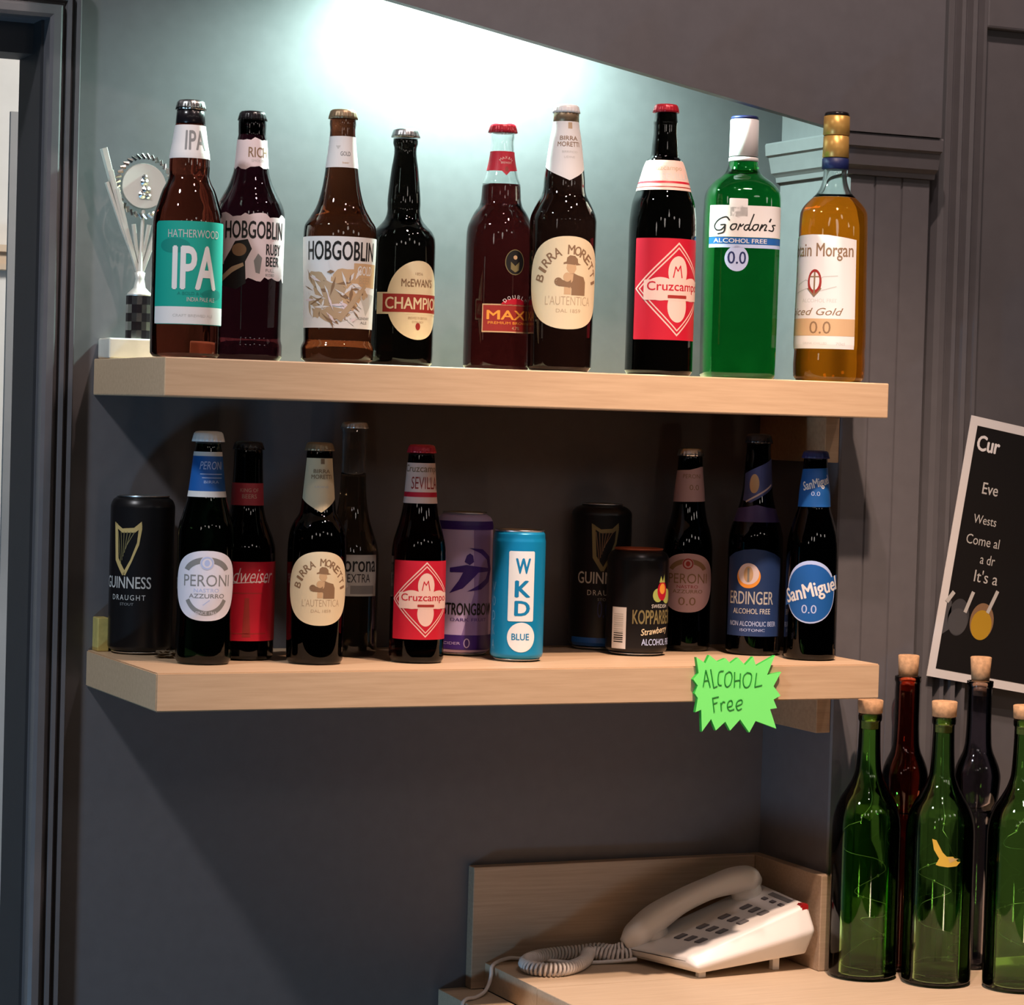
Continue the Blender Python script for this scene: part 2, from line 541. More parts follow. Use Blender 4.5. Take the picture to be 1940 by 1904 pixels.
class Bottle:
    def __init__(s, name, label, cat, group, loc, unit, base, prof, shape=None, turn=0.0):
        """prof: (y, width) read downwards->upwards in units; base: y of the foot"""
        d = CAM - Vector(loc)
        s.root = empty(name, loc, math.atan2(d.y, d.x) + pi / 2 + radians(turn))
        tag(s.root, label, cat, group)
        s.U = unit; s.by = base
        prof = sorted(prof, key=lambda p: -p[0])
        s.h = [base - p[0] for p in prof]; s.w = [p[1] / 2 for p in prof]
        s.h[0] = 0.0
        s.shape = shape

    def rad(s, v):
        return float(pchip(s.h, s.w, max(s.h[0], min(s.h[-1], v)))[0])

    def rz(s, v0, v1, inset=0.0, n=None):
        n = n or max(6, int((v1 - v0) / 4))
        q = np.unique(np.concatenate([np.linspace(v0, v1, n), [a for a in s.h if v0 < a < v1]]))
        r = pchip(s.h, s.w, q)
        return [(max(0.2, rr - inset) * s.U, vv * s.U) for rr, vv in zip(r, q)]

    def body(s, name, m, y_top=None, y_bot=None, seg=64):
        v0 = 0 if y_bot is None else s.by - y_bot
        v1 = s.h[-1] if y_top is None else s.by - y_top
        rz = s.rz(v0, v1)
        if v0 == 0:
            r0 = rz[0][0]
            rz = [(r0 * 0.5, 0.0012), (r0 * 0.86, 0.0003), (r0 * 0.95, 0.0006), (r0 * 0.99, 0.002)] + [p for p in rz if p[1] > 0.004]
        return lathe(name, rz, m, s.root, seg, s.shz())

    def shz(s):
        return (lambda z: s.shape(z / s.U)) if s.shape else None

    def shell(s, name, m, y_bot, y_top, t=4.0, floor=None, seg=64):
        v0, v1 = s.by - y_bot, s.by - y_top
        out = s.rz(v0, v1)
        inn = s.rz(v0 if floor is None else floor, v1, t)
        if floor is not None:
            r0 = out[0][0]
            out = [(r0 * 0.5, 0.0012), (r0 * 0.86, 0.0003), (r0 * 0.95, 0.0006), (r0 * 0.99, 0.002)] + [p for p in out if p[1] > 0.004]
            inn = [(inn[0][0] * 0.45, inn[0][1] + 5 * s.U), (inn[0][0] * 0.8, inn[0][1] + 1 * s.U)] + inn
            rz = inn[::-1]
            v, f = lathe_data(out, seg, s.shz(), True, False)
            v2, f2 = lathe_data(inn, seg, s.shz(), True, False)
        else:
            v, f = lathe_data(out, seg, s.shz(), False, False)
            v2, f2 = lathe_data(inn, seg, s.shz(), False, False)
        b = len(v)
        f = f + [tuple(b + i for i in q)[::-1] for q in f2]
        no, ni = (len(out) - 1) * seg, b + (len(inn) - 1) * seg
        for k in range(seg):
            k2 = (k + 1) % seg
            f.append((no + k, no + k2, ni + k2, ni + k))
            if floor is None: f.append((k2, k, b + k, b + k2))
        o = frompy(name, v + v2, f, m, s.root, True)
        return o

    def surf(s, yref, phi0):
        R = s.rad(s.by - yref)
        p0 = radians(phi0)

        def fn(u, y, off):
            v = s.by - y
            ph = p0 + u / R
            r = s.rad(v) * s.U + off
            if s.shape:
                n = s.shape(v)
                r *= (abs(cos(ph)) ** n + abs(sin(ph)) ** n) ** (-1.0 / n)
            return (r * sin(ph), -r * cos(ph), v * s.U)
        return fn

    def art(s, name, art, yref, phi0, label=None, du=3.0, dv=8.0):
        o = art.build(name, s.surf(yref, phi0), s.root, du, dv)
        if label: o['label'] = label
        return o

    def collar(s, name, m, y0, y1, t=1.0, bevel=True):
        """a sleeve that follows the bottle between y0 (top) and y1 (bottom)"""
        rz = [(r + t * s.U, z) for r, z in s.rz(s.by - y1, s.by - y0)]
        inn = [(r + 0.1 * s.U, z) for r, z in s.rz(s.by - y1, s.by - y0)]
        v, f = lathe_data(rz, 64, s.shz(), False, False)
        v2, f2 = lathe_data(inn, 64, s.shz(), False, False)
        b = len(v)
        f = f + [tuple(b + i for i in q)[::-1] for q in f2]
        no, ni = (len(rz) - 1) * 64, b + (len(inn) - 1) * 64
        for k in range(64):
            k2 = (k + 1) % 64
            f.append((no + k, no + k2, ni + k2, ni + k)); f.append((k2, k, b + k, b + k2))
        return frompy(name, v + v2, f, m, s.root, True)

    def crown(s, m, y_top, y_bot, w, label=None):
        seg = 84
        zt, zb = (s.by - y_top) * s.U, (s.by - y_bot) * s.U
        R = w / 2 * s.U
        prof = [(1.03, 0.0, 1), (1.0, 0.28, .7), (0.97, 0.55, .2), (0.93, 0.78, 0), (0.82, 0.94, 0), (0.55, 1.0, 0), (0.2, 1.0, 0)]
        v = []; f = []
        for r, h, a in prof:
            for k in range(seg):
                w_ = 2 * pi * k / seg
                rr = R * r * (1 + 0.035 * a * cos(21 * w_))
                v.append((rr * sin(w_), -rr * cos(w_), zb + (zt - zb) * h))
        for i in range(len(prof) - 1):
            for k in range(seg):
                k2 = (k + 1) % seg
                f.append((i * seg + k, i * seg + k2, (i + 1) * seg + k2, (i + 1) * seg + k))
        f.append(tuple(range(seg))[::-1]); f.append(tuple((len(prof) - 1) * seg + k for k in range(seg)))
        o = frompy('crown_cap', v, f, m, s.root, True)
        if label: o['label'] = label
        return o

    def ring(s, name, m, y0, y1, r0, r1, round_=2.0):
        """a plain turned piece between y0 (top) and y1 (bottom); half widths r0 (top) r1 (bottom)"""
        U = s.U; z0, z1 = (s.by - y1) * U, (s.by - y0) * U
        b = round_ * U
        rz = [(r1 * U - b, z0), (r1 * U, z0 + b * 0.6), (r0 * U, z1 - b * 0.6), (r0 * U - b, z1)]
        return lathe(name, rz, m, s.root, 64, None)


# ================================================================== the room
SH = 0.2984          # drop between the shelves
TK = 0.037           # shelf thickness
DP = 0.246           # shelf depth
LEN = 0.8005
ZC = -0.644          # worktop height
ZF = -1.60           # floor
PX0, PX1, PY = 0.7985, 0.9035, -0.150      # pilaster
DX = -0.0588         # door opening edge

structure(box('floor', (-2.5, -4.0, ZF - 0.05), (2.5, 2.2, ZF), FLOORM))
# back wall with the doorway at its left, thickness behind the plane y=0
bm = bmesh.new()
bbox(bm, DX, 0, ZF, 1.6, 0.09, 1.0)
bbox(bm, -1.2, 0, 0.340, DX, 0.09, 1.0)
structure(frombm('wall_back', bm, PAINT))
# lining of the doorway, coloured near-black for the shade in the reveal
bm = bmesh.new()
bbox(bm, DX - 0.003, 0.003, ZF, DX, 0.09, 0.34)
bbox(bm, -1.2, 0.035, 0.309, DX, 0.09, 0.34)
structure(frombm('door_1', bm, REVEALSHADE))
# the lit room beyond the doorway
structure(box('wall_far', (-0.6, 1.30, ZF), (1.7, 1.36, 1.2), WHITEWALL))
bm = bmesh.new()
bbox(bm, 0.0305, 0.50, ZF, 0.0425, 0.506, 0.30)
structure(frombm('trim_6', bm, GREYFRAME))
bm = bmesh.new()
for (za, zb, yy) in ((0.150, 0.158, 1.262), (0.158, 0.176, 1.275), (0.176, 0.186, 1.255)):
    bbox(bm, -0.6, yy, za, 1.0, 1.30, zb)
structure(frombm('trim_7', bm, mat('cream_moulding', (0.62, 0.47, 0.33), 0.5, noise=0.05)))

# left architrave: moulded profile swept up the jamb and, mitred, across the head
prof = [(0.0, 0.0), (0.0, -0.020), (0.0035, -0.0225), (0.0105, -0.0225), (0.0130, -0.019), (0.0145, -0.0135), (0.0165, -0.0130),
        (0.0185, -0.019), (0.0225, -0.0195), (0.0245, -0.0115), (0.0265, -0.0105), (0.0285, -0.0160), (0.0325, -0.0165), (0.0344, -0.012), (0.0344, 0.0)]
v = []; f = []
n = len(prof)
for o_, y_ in prof: v.append((DX + o_, y_, ZF))
for o_, y_ in prof: v.append((DX + o_, y_, 0.340 + o_))
for o_, y_ in prof: v.append((-1.2, y_, 0.340 + o_))
for s_ in (0, 1):
    for i in range(n):
        j = (i + 1) % n
        f.append((s_ * n + i, s_ * n + j, (s_ + 1) * n + j, (s_ + 1) * n + i))
f.append(tuple(range(n))[::-1]); f.append(tuple(2 * n + i for i in range(n)))
structure(frompy('trim_1', v, f, GLOSSPAINT, None, False))

# pilaster on the right with shallow flutes
pts = [(PX0, 0.0), (PX0, PY + 0.002), (PX0 + 0.002, PY)]
for gx in (0.0315, 0.066):
    pts += [(PX0 + gx, PY), (PX0 + gx + 0.0007, PY + 0.0022), (PX0 + gx + 0.0022, PY + 0.0022), (PX0 + gx + 0.0032, PY)]
pts += [(PX1 - 0.002, PY), (PX1, PY + 0.002), (PX1, 0.0)]
structure(prism('trim_2', pts, ZF, 0.62, PAINT))


# capital moulding wrapped round the pilaster (left face and front)
def wrap_mould(name, prof, m):
    v = []; f = []
    n = len(prof)
    for p, z in prof: v.append((PX0 - p, 0.0, z))
    for p, z in prof: v.append((PX0 - p, PY - p, z))
    for p, z in prof: v.append((PX1 + 0.001, PY - p, z))
    for s_ in (0, 1):
        for i in range(n):
            j = (i + 1) % n
            f.append((s_ * n + i, s_ * n + j, (s_ + 1) * n + j, (s_ + 1) * n + i))
    f.append(tuple(range(n))[::-1]); f.append(tuple(2 * n + i for i in range(n)))
    return structure(frompy(name, v, f, m, None, False))


wrap_mould('trim_3', [(-0.002, 0.2285), (0.0055, 0.2285), (0.0065, 0.2340), (0.0095, 0.2365), (0.0125, 0.2385), (0.0145, 0.2480), (0.0165, 0.2560),
                      (0.0185, 0.2572), (0.0205, 0.2580), (0.0215, 0.2700), (0.0205, 0.2720), (-0.002, 0.2725)], PAINT)

# sloping fascia board that hides the alcove light
bm = bmesh.new()
out = [(-0.02, 0.4127), (0.768, 0.2728), (0.900, 0.2728), (0.900, 0.62), (-0.02, 0.62)]
bbox(bm, 0.800, -0.1610, 0.2727, 0.9025, -0.1495, 0.62)
a = [bm.verts.new((x, -0.1735, z)) for x, z in out]
b = [bm.verts.new((x, -0.1610, z)) for x, z in out]
for i in range(5): bm.faces.new((a[i], a[(i + 1) % 5], b[(i + 1) % 5], b[i]))
bm.faces.new(a); bm.faces.new(b[::-1])
structure(frombm('trim_4', bm, PAINT))
structure(box('ceiling', (-0.02, -0.16, 0.500), (PX0, 0.0, 0.52), PAINT))

# right architrave and the plain panel beyond it
ax = 0.9075
prof = [(0.0, -0.118), (0.012, -0.118), (0.0145, -0.124), (0.0185, -0.131), (0.0245, -0.1335), (0.031, -0.1335), (0.0335, -0.1280), (0.037, -0.1270),
        (0.040, -0.1345), (0.0445, -0.1355), (0.0475, -0.1300), (0.0505, -0.1290), (0.0535, -0.1365), (0.0585, -0.1375), (0.0615, -0.1300), (0.0655, -0.1290),
        (0.0685, -0.1365), (0.0725, -0.1365), (0.075, -0.124)]
pts = [(ax + u, y) for u, y in prof] + [(ax + 0.075, 0.0), (ax, 0.0)]
structure(prism('trim_5', pts, ZF, 0.62, GLOSSPAINT))
structure(box('wall_right', (ax + 0.075, -0.122, ZF), (1.6, 0.0, 0.62), GLOSSPAINT))
structure(box('trim_8', (ax + 0.0735, -0.1345, 0.405), (1.6, -0.1215, 0.52), GLOSSPAINT, None, 0.003))

# ================================================================== shelves
sh = box('display_shelf', (0.0, -DP, -TK), (LEN - 0.003, -0.0005, 0.0), OAK, None, 0.0012)
tag(sh, 'upper pale oak shelf carrying the tall bottles', 'shelf', 'oak display shelves')
bm = bmesh.new()
bbox(bm, -0.0005, -DP, -SH - TK, LEN - 0.003, -0.0005, -SH)
bmesh.ops.bevel(bm, geom=list(bm.edges), offset=0.0012, segments=2, affect='EDGES')
sh = frombm('display_shelf', bm, OAK)
tag(sh, 'lower pale oak shelf carrying small bottles and cans', 'shelf', 'oak display shelves')
o = box('shelf_batten', (0.7805, -0.1475, -0.0868), (PX0 - 0.0003, -0.002, -TK - 0.0003), PINE, None, 0.0008)
tag(o, 'wooden support batten under the right end of the upper shelf', 'batten', 'wooden shelf battens')
o = box('shelf_batten', (0.7805, -0.1475, -0.3835), (PX0 - 0.0003, -0.002, -SH - TK - 0.0003), PINE, None, 0.0008)
tag(o, 'wooden support batten under the right end of the lower shelf', 'batten', 'wooden shelf battens')
o = box('wooden_block', (0.0052, -0.021, -SH + 0.0002), (0.017, -0.0008, -SH + 0.0345), BRASSWOOD, None, 0.0008)
tag(o, 'small golden block at the back left corner of the lower shelf', 'block')

# ================================================================== worktop with upstand
w = empty('bar_counter', (0.45, -0.3, ZC))
tag(w, 'pale wooden worktop with upstand under the shelves', 'counter')


def child_box(name, lo, hi, m, parent, bev=0.001):
    L = parent.location
    return box(name, [lo[i] - L[i] for i in range(3)], [hi[i] - L[i] for i in range(3)], m, parent, bev)


child_box('worktop', (0.4505, -0.62, ZC - 0.028), (1.5, PY - 0.0005, ZC), OAKTOP, w)
child_box('worktop_return', (0.4505, PY - 0.0004, ZC - 0.028), (PX0 - 0.001, -0.0005, ZC), OAKTOP, w, 0.0)
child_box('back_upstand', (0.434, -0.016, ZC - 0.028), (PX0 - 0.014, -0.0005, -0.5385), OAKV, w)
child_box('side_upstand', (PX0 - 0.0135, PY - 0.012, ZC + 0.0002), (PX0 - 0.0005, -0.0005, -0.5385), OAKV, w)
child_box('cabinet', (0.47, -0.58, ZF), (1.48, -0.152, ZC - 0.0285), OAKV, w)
o = box('low_ledge', (0.402, -0.50, -0.74), (0.4495, -0.0008, -0.6725), OAKTOP, None, 0.0008)
tag(o, 'low wooden ledge at the left end of the worktop, white cord hanging over it', 'ledge')

# ================================================================== upper shelf bottles
GU = 'tall bottles on the upper shelf'
GL = 'small bottles on the lower shelf'
Z1 = 0.0003
Z2 = -SH + 0.0003


def man_logo(A, u, y, s, m, m2, lv=2):
    """man in a hat and jacket lifting a mug, seen from the side"""
    P = lambda pts: [(u + a * s, y + b * s) for a, b in pts]
    A.poly(P([(-9, -31), (-8, -38), (-3, -42), (6, -41), (11, -36), (12, -29), (18, -26), (10, -25), (-10, -27), (-14, -26), (-14, -29)]), m, lv)
    A.poly(P([(-8, -27), (8, -26), (9, -18), (5, -11), (-2, -10), (-6, -14), (-9, -19)]), m2, lv)
    A.poly(P([(-4, -10), (5, -11), (12, -8), (24, -5), (28, 4), (28, 27), (1, 27), (1, 15), (-10, 13), (-22, 12), (-27, 4), (-22, -2), (-12, 2), (-8, -4)]), m, lv)
    A.poly(P([(-2, -10), (4, -10), (3, 2), (0, 6)]), m2, lv + 1)
    A.ell(u - 7 * s, y - 4 * s, 7 * s, 8 * s, m2, lv + 1)
    A.poly(P([(-12, 13), (0, 13), (0, 26), (-12, 26)]), m2, lv)
    A.ring(u - 22 * s, y + 4 * s, 7 * s, 7 * s, 2.5 * s, m, lv + 1)


def diamond_label(A, y0, y1, hw, cy, dh, red, pale, lv=0):
    """red ground, double diamond frame, quatrefoil with a band of lettering"""
    A.rrect(-hw, y0, hw, y1, 2, red, lv)
    k = dh / 88.0

    def dia(r, m, l): A.poly([(0, cy - r), (r * 0.98, cy), (0, cy + r), (-r * 0.98, cy)], m, l)
    dia(dh, pale, lv + 1); dia(dh - 4 * k, red, lv + 2); dia(dh - 9 * k, pale, lv + 3); dia(dh - 12.5 * k, red, lv + 4)
    A.ell(0, cy - 32 * k, 20 * k, 30 * k, pale, lv + 5)
    A.ell(0, cy + 32 * k, 20 * k, 30 * k, pale, lv + 5)
    A.ell(-34 * k, cy, 30 * k, 22 * k, pale, lv + 5); A.ell(34 * k, cy, 30 * k, 22 * k, pale, lv + 5)
    A.rrect(-66 * k, cy - 17 * k, 66 * k, cy + 21 * k, 3, pale, lv + 6)
    A.text('Cruzcampo', -59 * k, cy - 14 * k, 59 * k, cy + 8 * k, red, lv + 7, 0.01)
    A.rrect(-20 * k, cy + 11 * k, 20 * k, cy + 17 * k, 1, DKRED, lv + 7)
    A.line([(-10 * k, cy - 22 * k), (-6 * k, cy - 42 * k), (-1 * k, cy - 34 * k), (4 * k, cy - 44 * k), (8 * k, cy - 22 * k)], 2.2 * k, red, lv + 6)


# 1 amber bottle, teal label -----------------------------------------------------
B = Bottle('beer_bottle', 'amber beer bottle with a teal IPA label, leftmost on the upper shelf', 'bottle', GU, (0.0337, -0.20, Z1), .5069e-3, 678.6,
           [(678.6, 127), (670, 132), (640, 133), (425, 132), (408, 128), (388, 116), (362, 99), (346, 83), (334, 76), (318, 77), (303, 76), (272, 66), (241, 57), (226, 52), (208, 47)])
B.body('amber_glass', G_AMBER)
B.ring('neck_foil', BLACKPL, 210, 238, 26, 28)
B.crown(SILVER, 192, 211, 55, 'silver crown cap')
A = Art()
A.rrect(-85, 424, 85, 617, 8, TEAL, 0).rect(-84, 584, 84, 616, PAPER, 1)
A.ell(-40, 470, 30, 14, DKTEAL, 1).ell(40, 560, 26, 10, DKTEAL, 1)
A.text('HATHERWOOD', -53, 440, 53, 455, LGREY, 2)
A.text('IPA', -41, 472, 45, 550, PAPER, 2, 0.03)
A.text('A BOLD & HOPPY', -32, 556, 40, 562, DKTEAL, 2).text('INDIA PALE ALE', -14, 566, 44, 574, LGREY, 2)
A.text('CRAFT BREWED ALE', -40, 598, 40, 603, LGREY, 2)
B.art('front_label', A, 520, 13, 'teal paper label with large white letters')
A = Art()
A.rrect(-62, 241, 62, 304, 3, PAPER, 0)
A.text('IPA', -13, 252, 26, 288, GREY, 1, 0.02)
B.art('neck_label', A, 272, 8, None, 3, 6)

# 2 ruby bottle -------------------------------------------------------------------
PR_H = [(684, 124), (676, 136), (656, 138), (641, 128), (622, 129), (540, 133), (452, 138), (432, 135), (415, 116), (393, 92), (364, 75), (339, 66), (319, 61), (262, 49), (246, 48), (238, 50), (228, 49), (222, 46)]
PR_R = [(684, 126), (674, 132), (656, 133), (641, 127), (622, 127), (540, 129), (420, 131), (405, 130), (390, 122), (372, 104), (359, 90), (345, 78), (324, 66), (266, 55), (258, 52), (238, 53), (226, 50), (220, 46)]
B = Bottle('beer_bottle', 'dark ruby beer bottle with torn-edged pinkish label just right of the teal-labelled one', 'bottle', GU, (0.113, -0.15, Z1), .5221e-3, 684.8, PR_R)
B.body('dark_glass', G_RUBY)
B.ring('neck_foil', BLACKPL, 230, 258, 25, 26)
B.crown(BLACKPL, 213, 231, 53, 'dark crown cap')
A = Art()
random.seed(4)
top = [(-88 + i * 8, 412 + random.uniform(-5, 5)) for i in range(23)]
bot = [(88 - i * 8, (532 if i < 14 else 505) + random.uniform(-5, 5)) for i in range(23)]
A.poly(top + bot, PINKW, 0)
A.text('HOBGOBLIN', -55, 424, 68, 456, BLACK, 2, 0.02)
A.poly([(-62, 545), (-58, 500), (-44, 480), (-34, 462), (-10, 458), (-2, 476), (-14, 500), (-12, 540), (-30, 552)], BLACK, 1)
A.poly([(-70, 532), (-40, 510), (-18, 502), (-16, 508), (-38, 520), (-68, 542)], LSEPIA, 3)
A.ell(-26, 478, 14, 12, SEPIA, 2).poly([(6, 520), (2, 498), (10, 484), (18, 492), (14, 522)], GREY, 1)
A.text('RUBY', 26, 466, 62, 486, BLACK, 2, 0.02).text('BEER', 26, 490, 58, 507, BLACK, 2, 0.02)
A.text('FULL', 26, 512, 46, 518, GREY, 2).text('BODIED', 26, 521, 46, 526, GREY, 2)
B.art('front_label', A, 480, 6, 'pinkish white label with torn edges')
A = Art()
random.seed(5)
A.poly([(-44 + i * 8, 267 + random.uniform(-3, 3)) for i in range(12)] + [(44 - i * 8, 322 + random.uniform(-4, 4)) for i in range(12)], PINKW, 0)
A.text('RICH', -8, 283, 32, 302, SEPIA, 1, 0.01).text('SMOOTH', -2, 306, 26, 311, LGREY, 1)
B.art('neck_label', A, 295, 4, None, 3, 6)

# 3 gold bottle -------------------------------------------------------------------
B = Bottle('beer_bottle', 'brown waisted beer bottle with a sepia illustrated label, third tall bottle from the left', 'bottle', GU, (0.1931, -0.19, Z1), .5215e-3, 689.6,
           [(y + 5.5 if y > 500 else y, w_) for y, w_ in PR_H])
B.body('brown_glass', G_BROWN)
B.crown(BROWNCAP, 210, 228, 53, 'bronze crown cap')
A = Art()
A.rrect(-100, 453, 100, 624, 3, PAPER, 0)
A.text('HOBGOBLIN', -66, 462, 76, 497, BLACK, 2, 0.02)
A.rect(28, 502, 90, 546, TAN, 1).text('GOLD', 36, 507, 72, 524, PAPER, 2, 0.02).text('BEER', 40, 528, 70, 540, LSEPIA, 2)
random.seed(11)
for cx, cy, ru, ry, m_ in ((-44, 532, 22, 18, LSEPIA), (-20, 560, 34, 26, LSEPIA), (10, 530, 26, 20, TAN), (-50, 585, 20, 24, LSEPIA), (-10, 598, 34, 15, LSEPIA), (24, 572, 22, 18, TAN), (48, 560, 16, 10, LSEPIA)):
    A.poly([(cx + ru * cos(2 * pi * k / 14) * random.uniform(0.7, 1.15), cy + ry * sin(2 * pi * k / 14) * random.uniform(0.7, 1.15)) for k in range(14)], m_, 1)
for i in range(46):      # loose sepia brushwork
    cx, cy = random.uniform(-66, 46), random.uniform(512, 612)
    a = random.gauss(0.5, 0.7); l_ = random.uniform(7, 20); w_ = random.uniform(1.2, 4.0)
    A.poly([(cx - l_ * cos(a), cy - l_ * sin(a)), (cx + w_ * sin(a), cy - w_ * cos(a)), (cx + l_ * cos(a), cy + l_ * sin(a)), (cx - w_ * sin(a), cy + w_ * cos(a))],
           random.choice([SEPIA, PAPER, PAPER, SEPIA, PINKW]), 2 + i % 4)
A.poly([(-4, 606), (52, 540), (58, 545), (6, 612)], LSEPIA, 6).poly([(40, 556), (88, 560), (60, 600)], LGREY, 1)
A.text('LEGENDARY', 36, 602, 72, 607, GREY, 2).text('ALE', 46, 610, 64, 615, GREY, 2)
B.art('front_label', A, 540, 0, 'white label with loose sepia drawing')
A = Art()
A.rect(-50, 262, 50, 321, PAPER, 0).poly([(-14, 280), (-4, 280), (-9, 287)], LGREY, 1)
A.text('GOLD', -4, 291, 15, 299, GREY, 1, 0.01).text('beer', 0, 310, 12, 314, TAN, 1)
B.art('neck_label', A, 292, 2, None, 3, 6)

# 4 black bottle with oval label -----------------------------------------------------
B = Bottle('beer_bottle', 'black bulge-necked beer bottle with cream oval label and red band', 'bottle', GU, (0.2762, -0.15, Z1), .5353e-3, 695.5,
           [(695.5, 116), (688, 122), (670, 124), (470, 124), (455, 122), (440, 110), (428, 88), (418, 72), (407, 64), (398, 62), (388, 63), (376, 62), (364, 60), (340, 55), (322, 51), (288, 42), (281, 43), (274, 47), (266, 47)])
B.body('black_glass', G_BLACK)
B.crown(ALU, 246, 263, 52, 'grey metal crown cap')
A = Art()
A.ell(0, 571, 62, 74, CREAM, 0, 56)
A.rect(-84, 557, 84, 598, CREAM, 1).rect(-70, 560, 78, 594, DKRED, 2)
A.text("McEWAN'S", -34, 531, 34, 546, SEPIA, 2, 0.015).text('CHAMPION', -64, 566, 66, 588, CREAM, 3, 0.02)
A.text('1856', -8, 519, 8, 524, LSEPIA, 2).text('BREWED IN BRITAIN', -20, 602, 22, 607, LSEPIA, 2).text('EXTRA RICH', -12, 610, 12, 614, LSEPIA, 2)
A.ell(0, 620, 5, 7, DKRED, 2)
B.art('front_label', A, 571, 31, 'cream oval label with red band')

# 5 red ale in clear glass ------------------------------------------------------------
B = Bottle('beer_bottle', 'clear glass bottle of red ale with red cap and small red labels', 'bottle', GU, (0.3835, -0.150, Z1), .5420e-3, 701.8,
           [(701.8, 124), (694, 127), (675, 128), (470, 128), (445, 127), (432, 124), (418, 114), (402, 98), (390, 82), (378, 76), (362, 74), (349, 72), (333, 62), (300, 48), (287, 45), (268, 43), (258, 46), (251, 46)])
B.body('red_ale', G_REDALE, 350)
B.shell('clear_neck', G_CLEAR, 349.5, 250)
B.crown(REDCAP, 234, 252, 53, 'red crown cap')
A = Art()
A.rect(-66, 578, 66, 631, DKRED, 0)
A.rect(-66, 578, 66, 580.5, TAN, 1).rect(-66, 629, 66, 631.5, TAN, 1).rect(-66, 580, -64, 630, TAN, 1).rect(64, 580, 66, 630, TAN, 1)
A.ell(0, 580, 30, 13, RED, 1, 30, 2, 180, 360)
A.text('MAXIM', -56, 590, 58, 607, ORANGE, 2, 0.02).text('PREMIUM BROWN ALE', -54, 611, 54, 616, ORANGE, 2).text('4.7%', -8, 620, 8, 626, TAN, 2)
A.arctext('DOUBLE', 0, 584, 30, 20, -50, 50, 7, 6, PAPER, 2)
B.art('front_label', A, 600, 32, 'small dark red label with orange letters')
A = Art()
A.ell(0, 499, 20, 24, BLACK, 0).ring(0, 499, 20, 24, 1.5, OLIVE, 1).ell(0, 490, 4, 4, TAN, 1).poly([(-9, 512), (-9, 498), (0, 506), (9, 498), (8, 514), (0, 518)], OLIVE, 1)
B.art('badge_label', A, 500, 28, 'small round dark badge')
A = Art()
A.poly([(-45, 288), (45, 288), (45, 322), (12, 326), (5, 334), (-2, 326), (-45, 324)], RED, 0)
A.arctext('MAXIM', 6, 312, 14, 12, -50, 50, 5, 5, PINKP, 1).text('BREWERY', -4, 308, 17, 312, PINKP, 1).ell(6, 322, 3, 5, DKRED, 1)
B.art('neck_label', A, 306, 5, None, 3, 6)

# 6 large bottle with cream man label ---------------------------------------------------
PB = [(704.7, 114), (696, 120), (680, 121), (560, 124), (445, 126), (421, 126), (410, 122), (398, 113), (386, 101), (371, 85), (357, 79), (345, 78), (312, 70), (268, 59), (234, 48), (226, 47), (221, 45)]
B = Bottle('beer_bottle', 'large brown bottle with cream round label of a hatted man, on the upper shelf', 'bottle', GU, (0.429, -0.205, Z1), .5378e-3, 704.7, PB)
B.body('brown_glass', G_DARK)
B.ring('cap_band', BROWNCAP, 212, 235, 24, 24.5)
B.crown(WHITECAP, 201, 217, 50, 'white crown cap')


def man_label(B, yc, k, yref, phi, base_only=False):
    A = Art()
    A.ell(0, yc, 84 * k, 87 * k, CREAM, 0, 56, 2.25)
    A.arctext('BIRRA MORETTI', 2 * k, yc + 16 * k, 62 * k, 78 * k, -72, 76, 17 * k, 13 * k, SEPIA, 1, 0.02)
    man_logo(A, 5 * k, yc - 6 * k, 1.08 * k, SEPIA, TAN, 1)
    A.text("L'AUTENTICA", -44 * k, yc + 25 * k, 50 * k, yc + 42 * k, LSEPIA, 1, -0.01)
    A.text('DAL 1859', -22 * k, yc + 49 * k, 26 * k, yc + 56 * k, LSEPIA, 1)
    B.art('front_label', A, yref, phi, 'cream round label with brown lettering')


man_label(B, 539, 1.0, 540, 12)
A = Art()
A.poly([(-50, 234), (50, 234), (50, 318), (6, 346), (-50, 318)], PAPER, 0)
A.rect(3, 236, 13, 248, LSEPIA, 1).text('BIRRA', -14, 262, 24, 270, SEPIA, 1, 0.01).text('MORETTI', -18, 273, 28, 282, SEPIA, 1, 0.01)
A.text('BIRRIFICIO', -8, 290, 22, 294, LGREY, 1).text('UDINE', -4, 300, 16, 304, LGREY, 1)
B.art('neck_label', A, 290, 4, 'white pointed neck label', 3, 6)

# 7 large red label bottle -----------------------------------------------------------------
PC = [(711.7, 124), (703, 128), (560, 127), (445, 127), (420, 126), (404, 123), (386, 118), (365, 104), (342, 91), (306, 66), (300, 54), (270, 48), (253, 45), (240, 45), (235, 46), (230, 44), (212, 41)]
B = Bottle('beer_bottle', 'large dark bottle with square red diamond label, on the upper shelf', 'bottle', GU, (0.5428, -0.205, Z1), .5469e-3, 711.7, PC)
B.body('dark_glass', G_BLACK)
B.crown(REDCAP, 200, 216, 48, 'red crown cap')
A = Art()
diamond_label(A, 456, 646, 88, 551, 88, RED, PINKP)
B.art('front_label', A, 550, 30, 'red label with pale diamond frame')
A = Art()
A.rect(-150, 308, 150, 365, PINKP, 0).rect(-150, 348, 150, 352, RED, 1).rect(-150, 358, 150, 360, DKRED, 1)
A.text('Cruzcampo', -40, 318, 36, 330, LSEPIA, 1).text('SEVILLA', -10, 333, 52, 345, LGREY, 1)
B.art('neck_label', A, 340, 6, 'pale pink neck label with red lines', 3, 6)

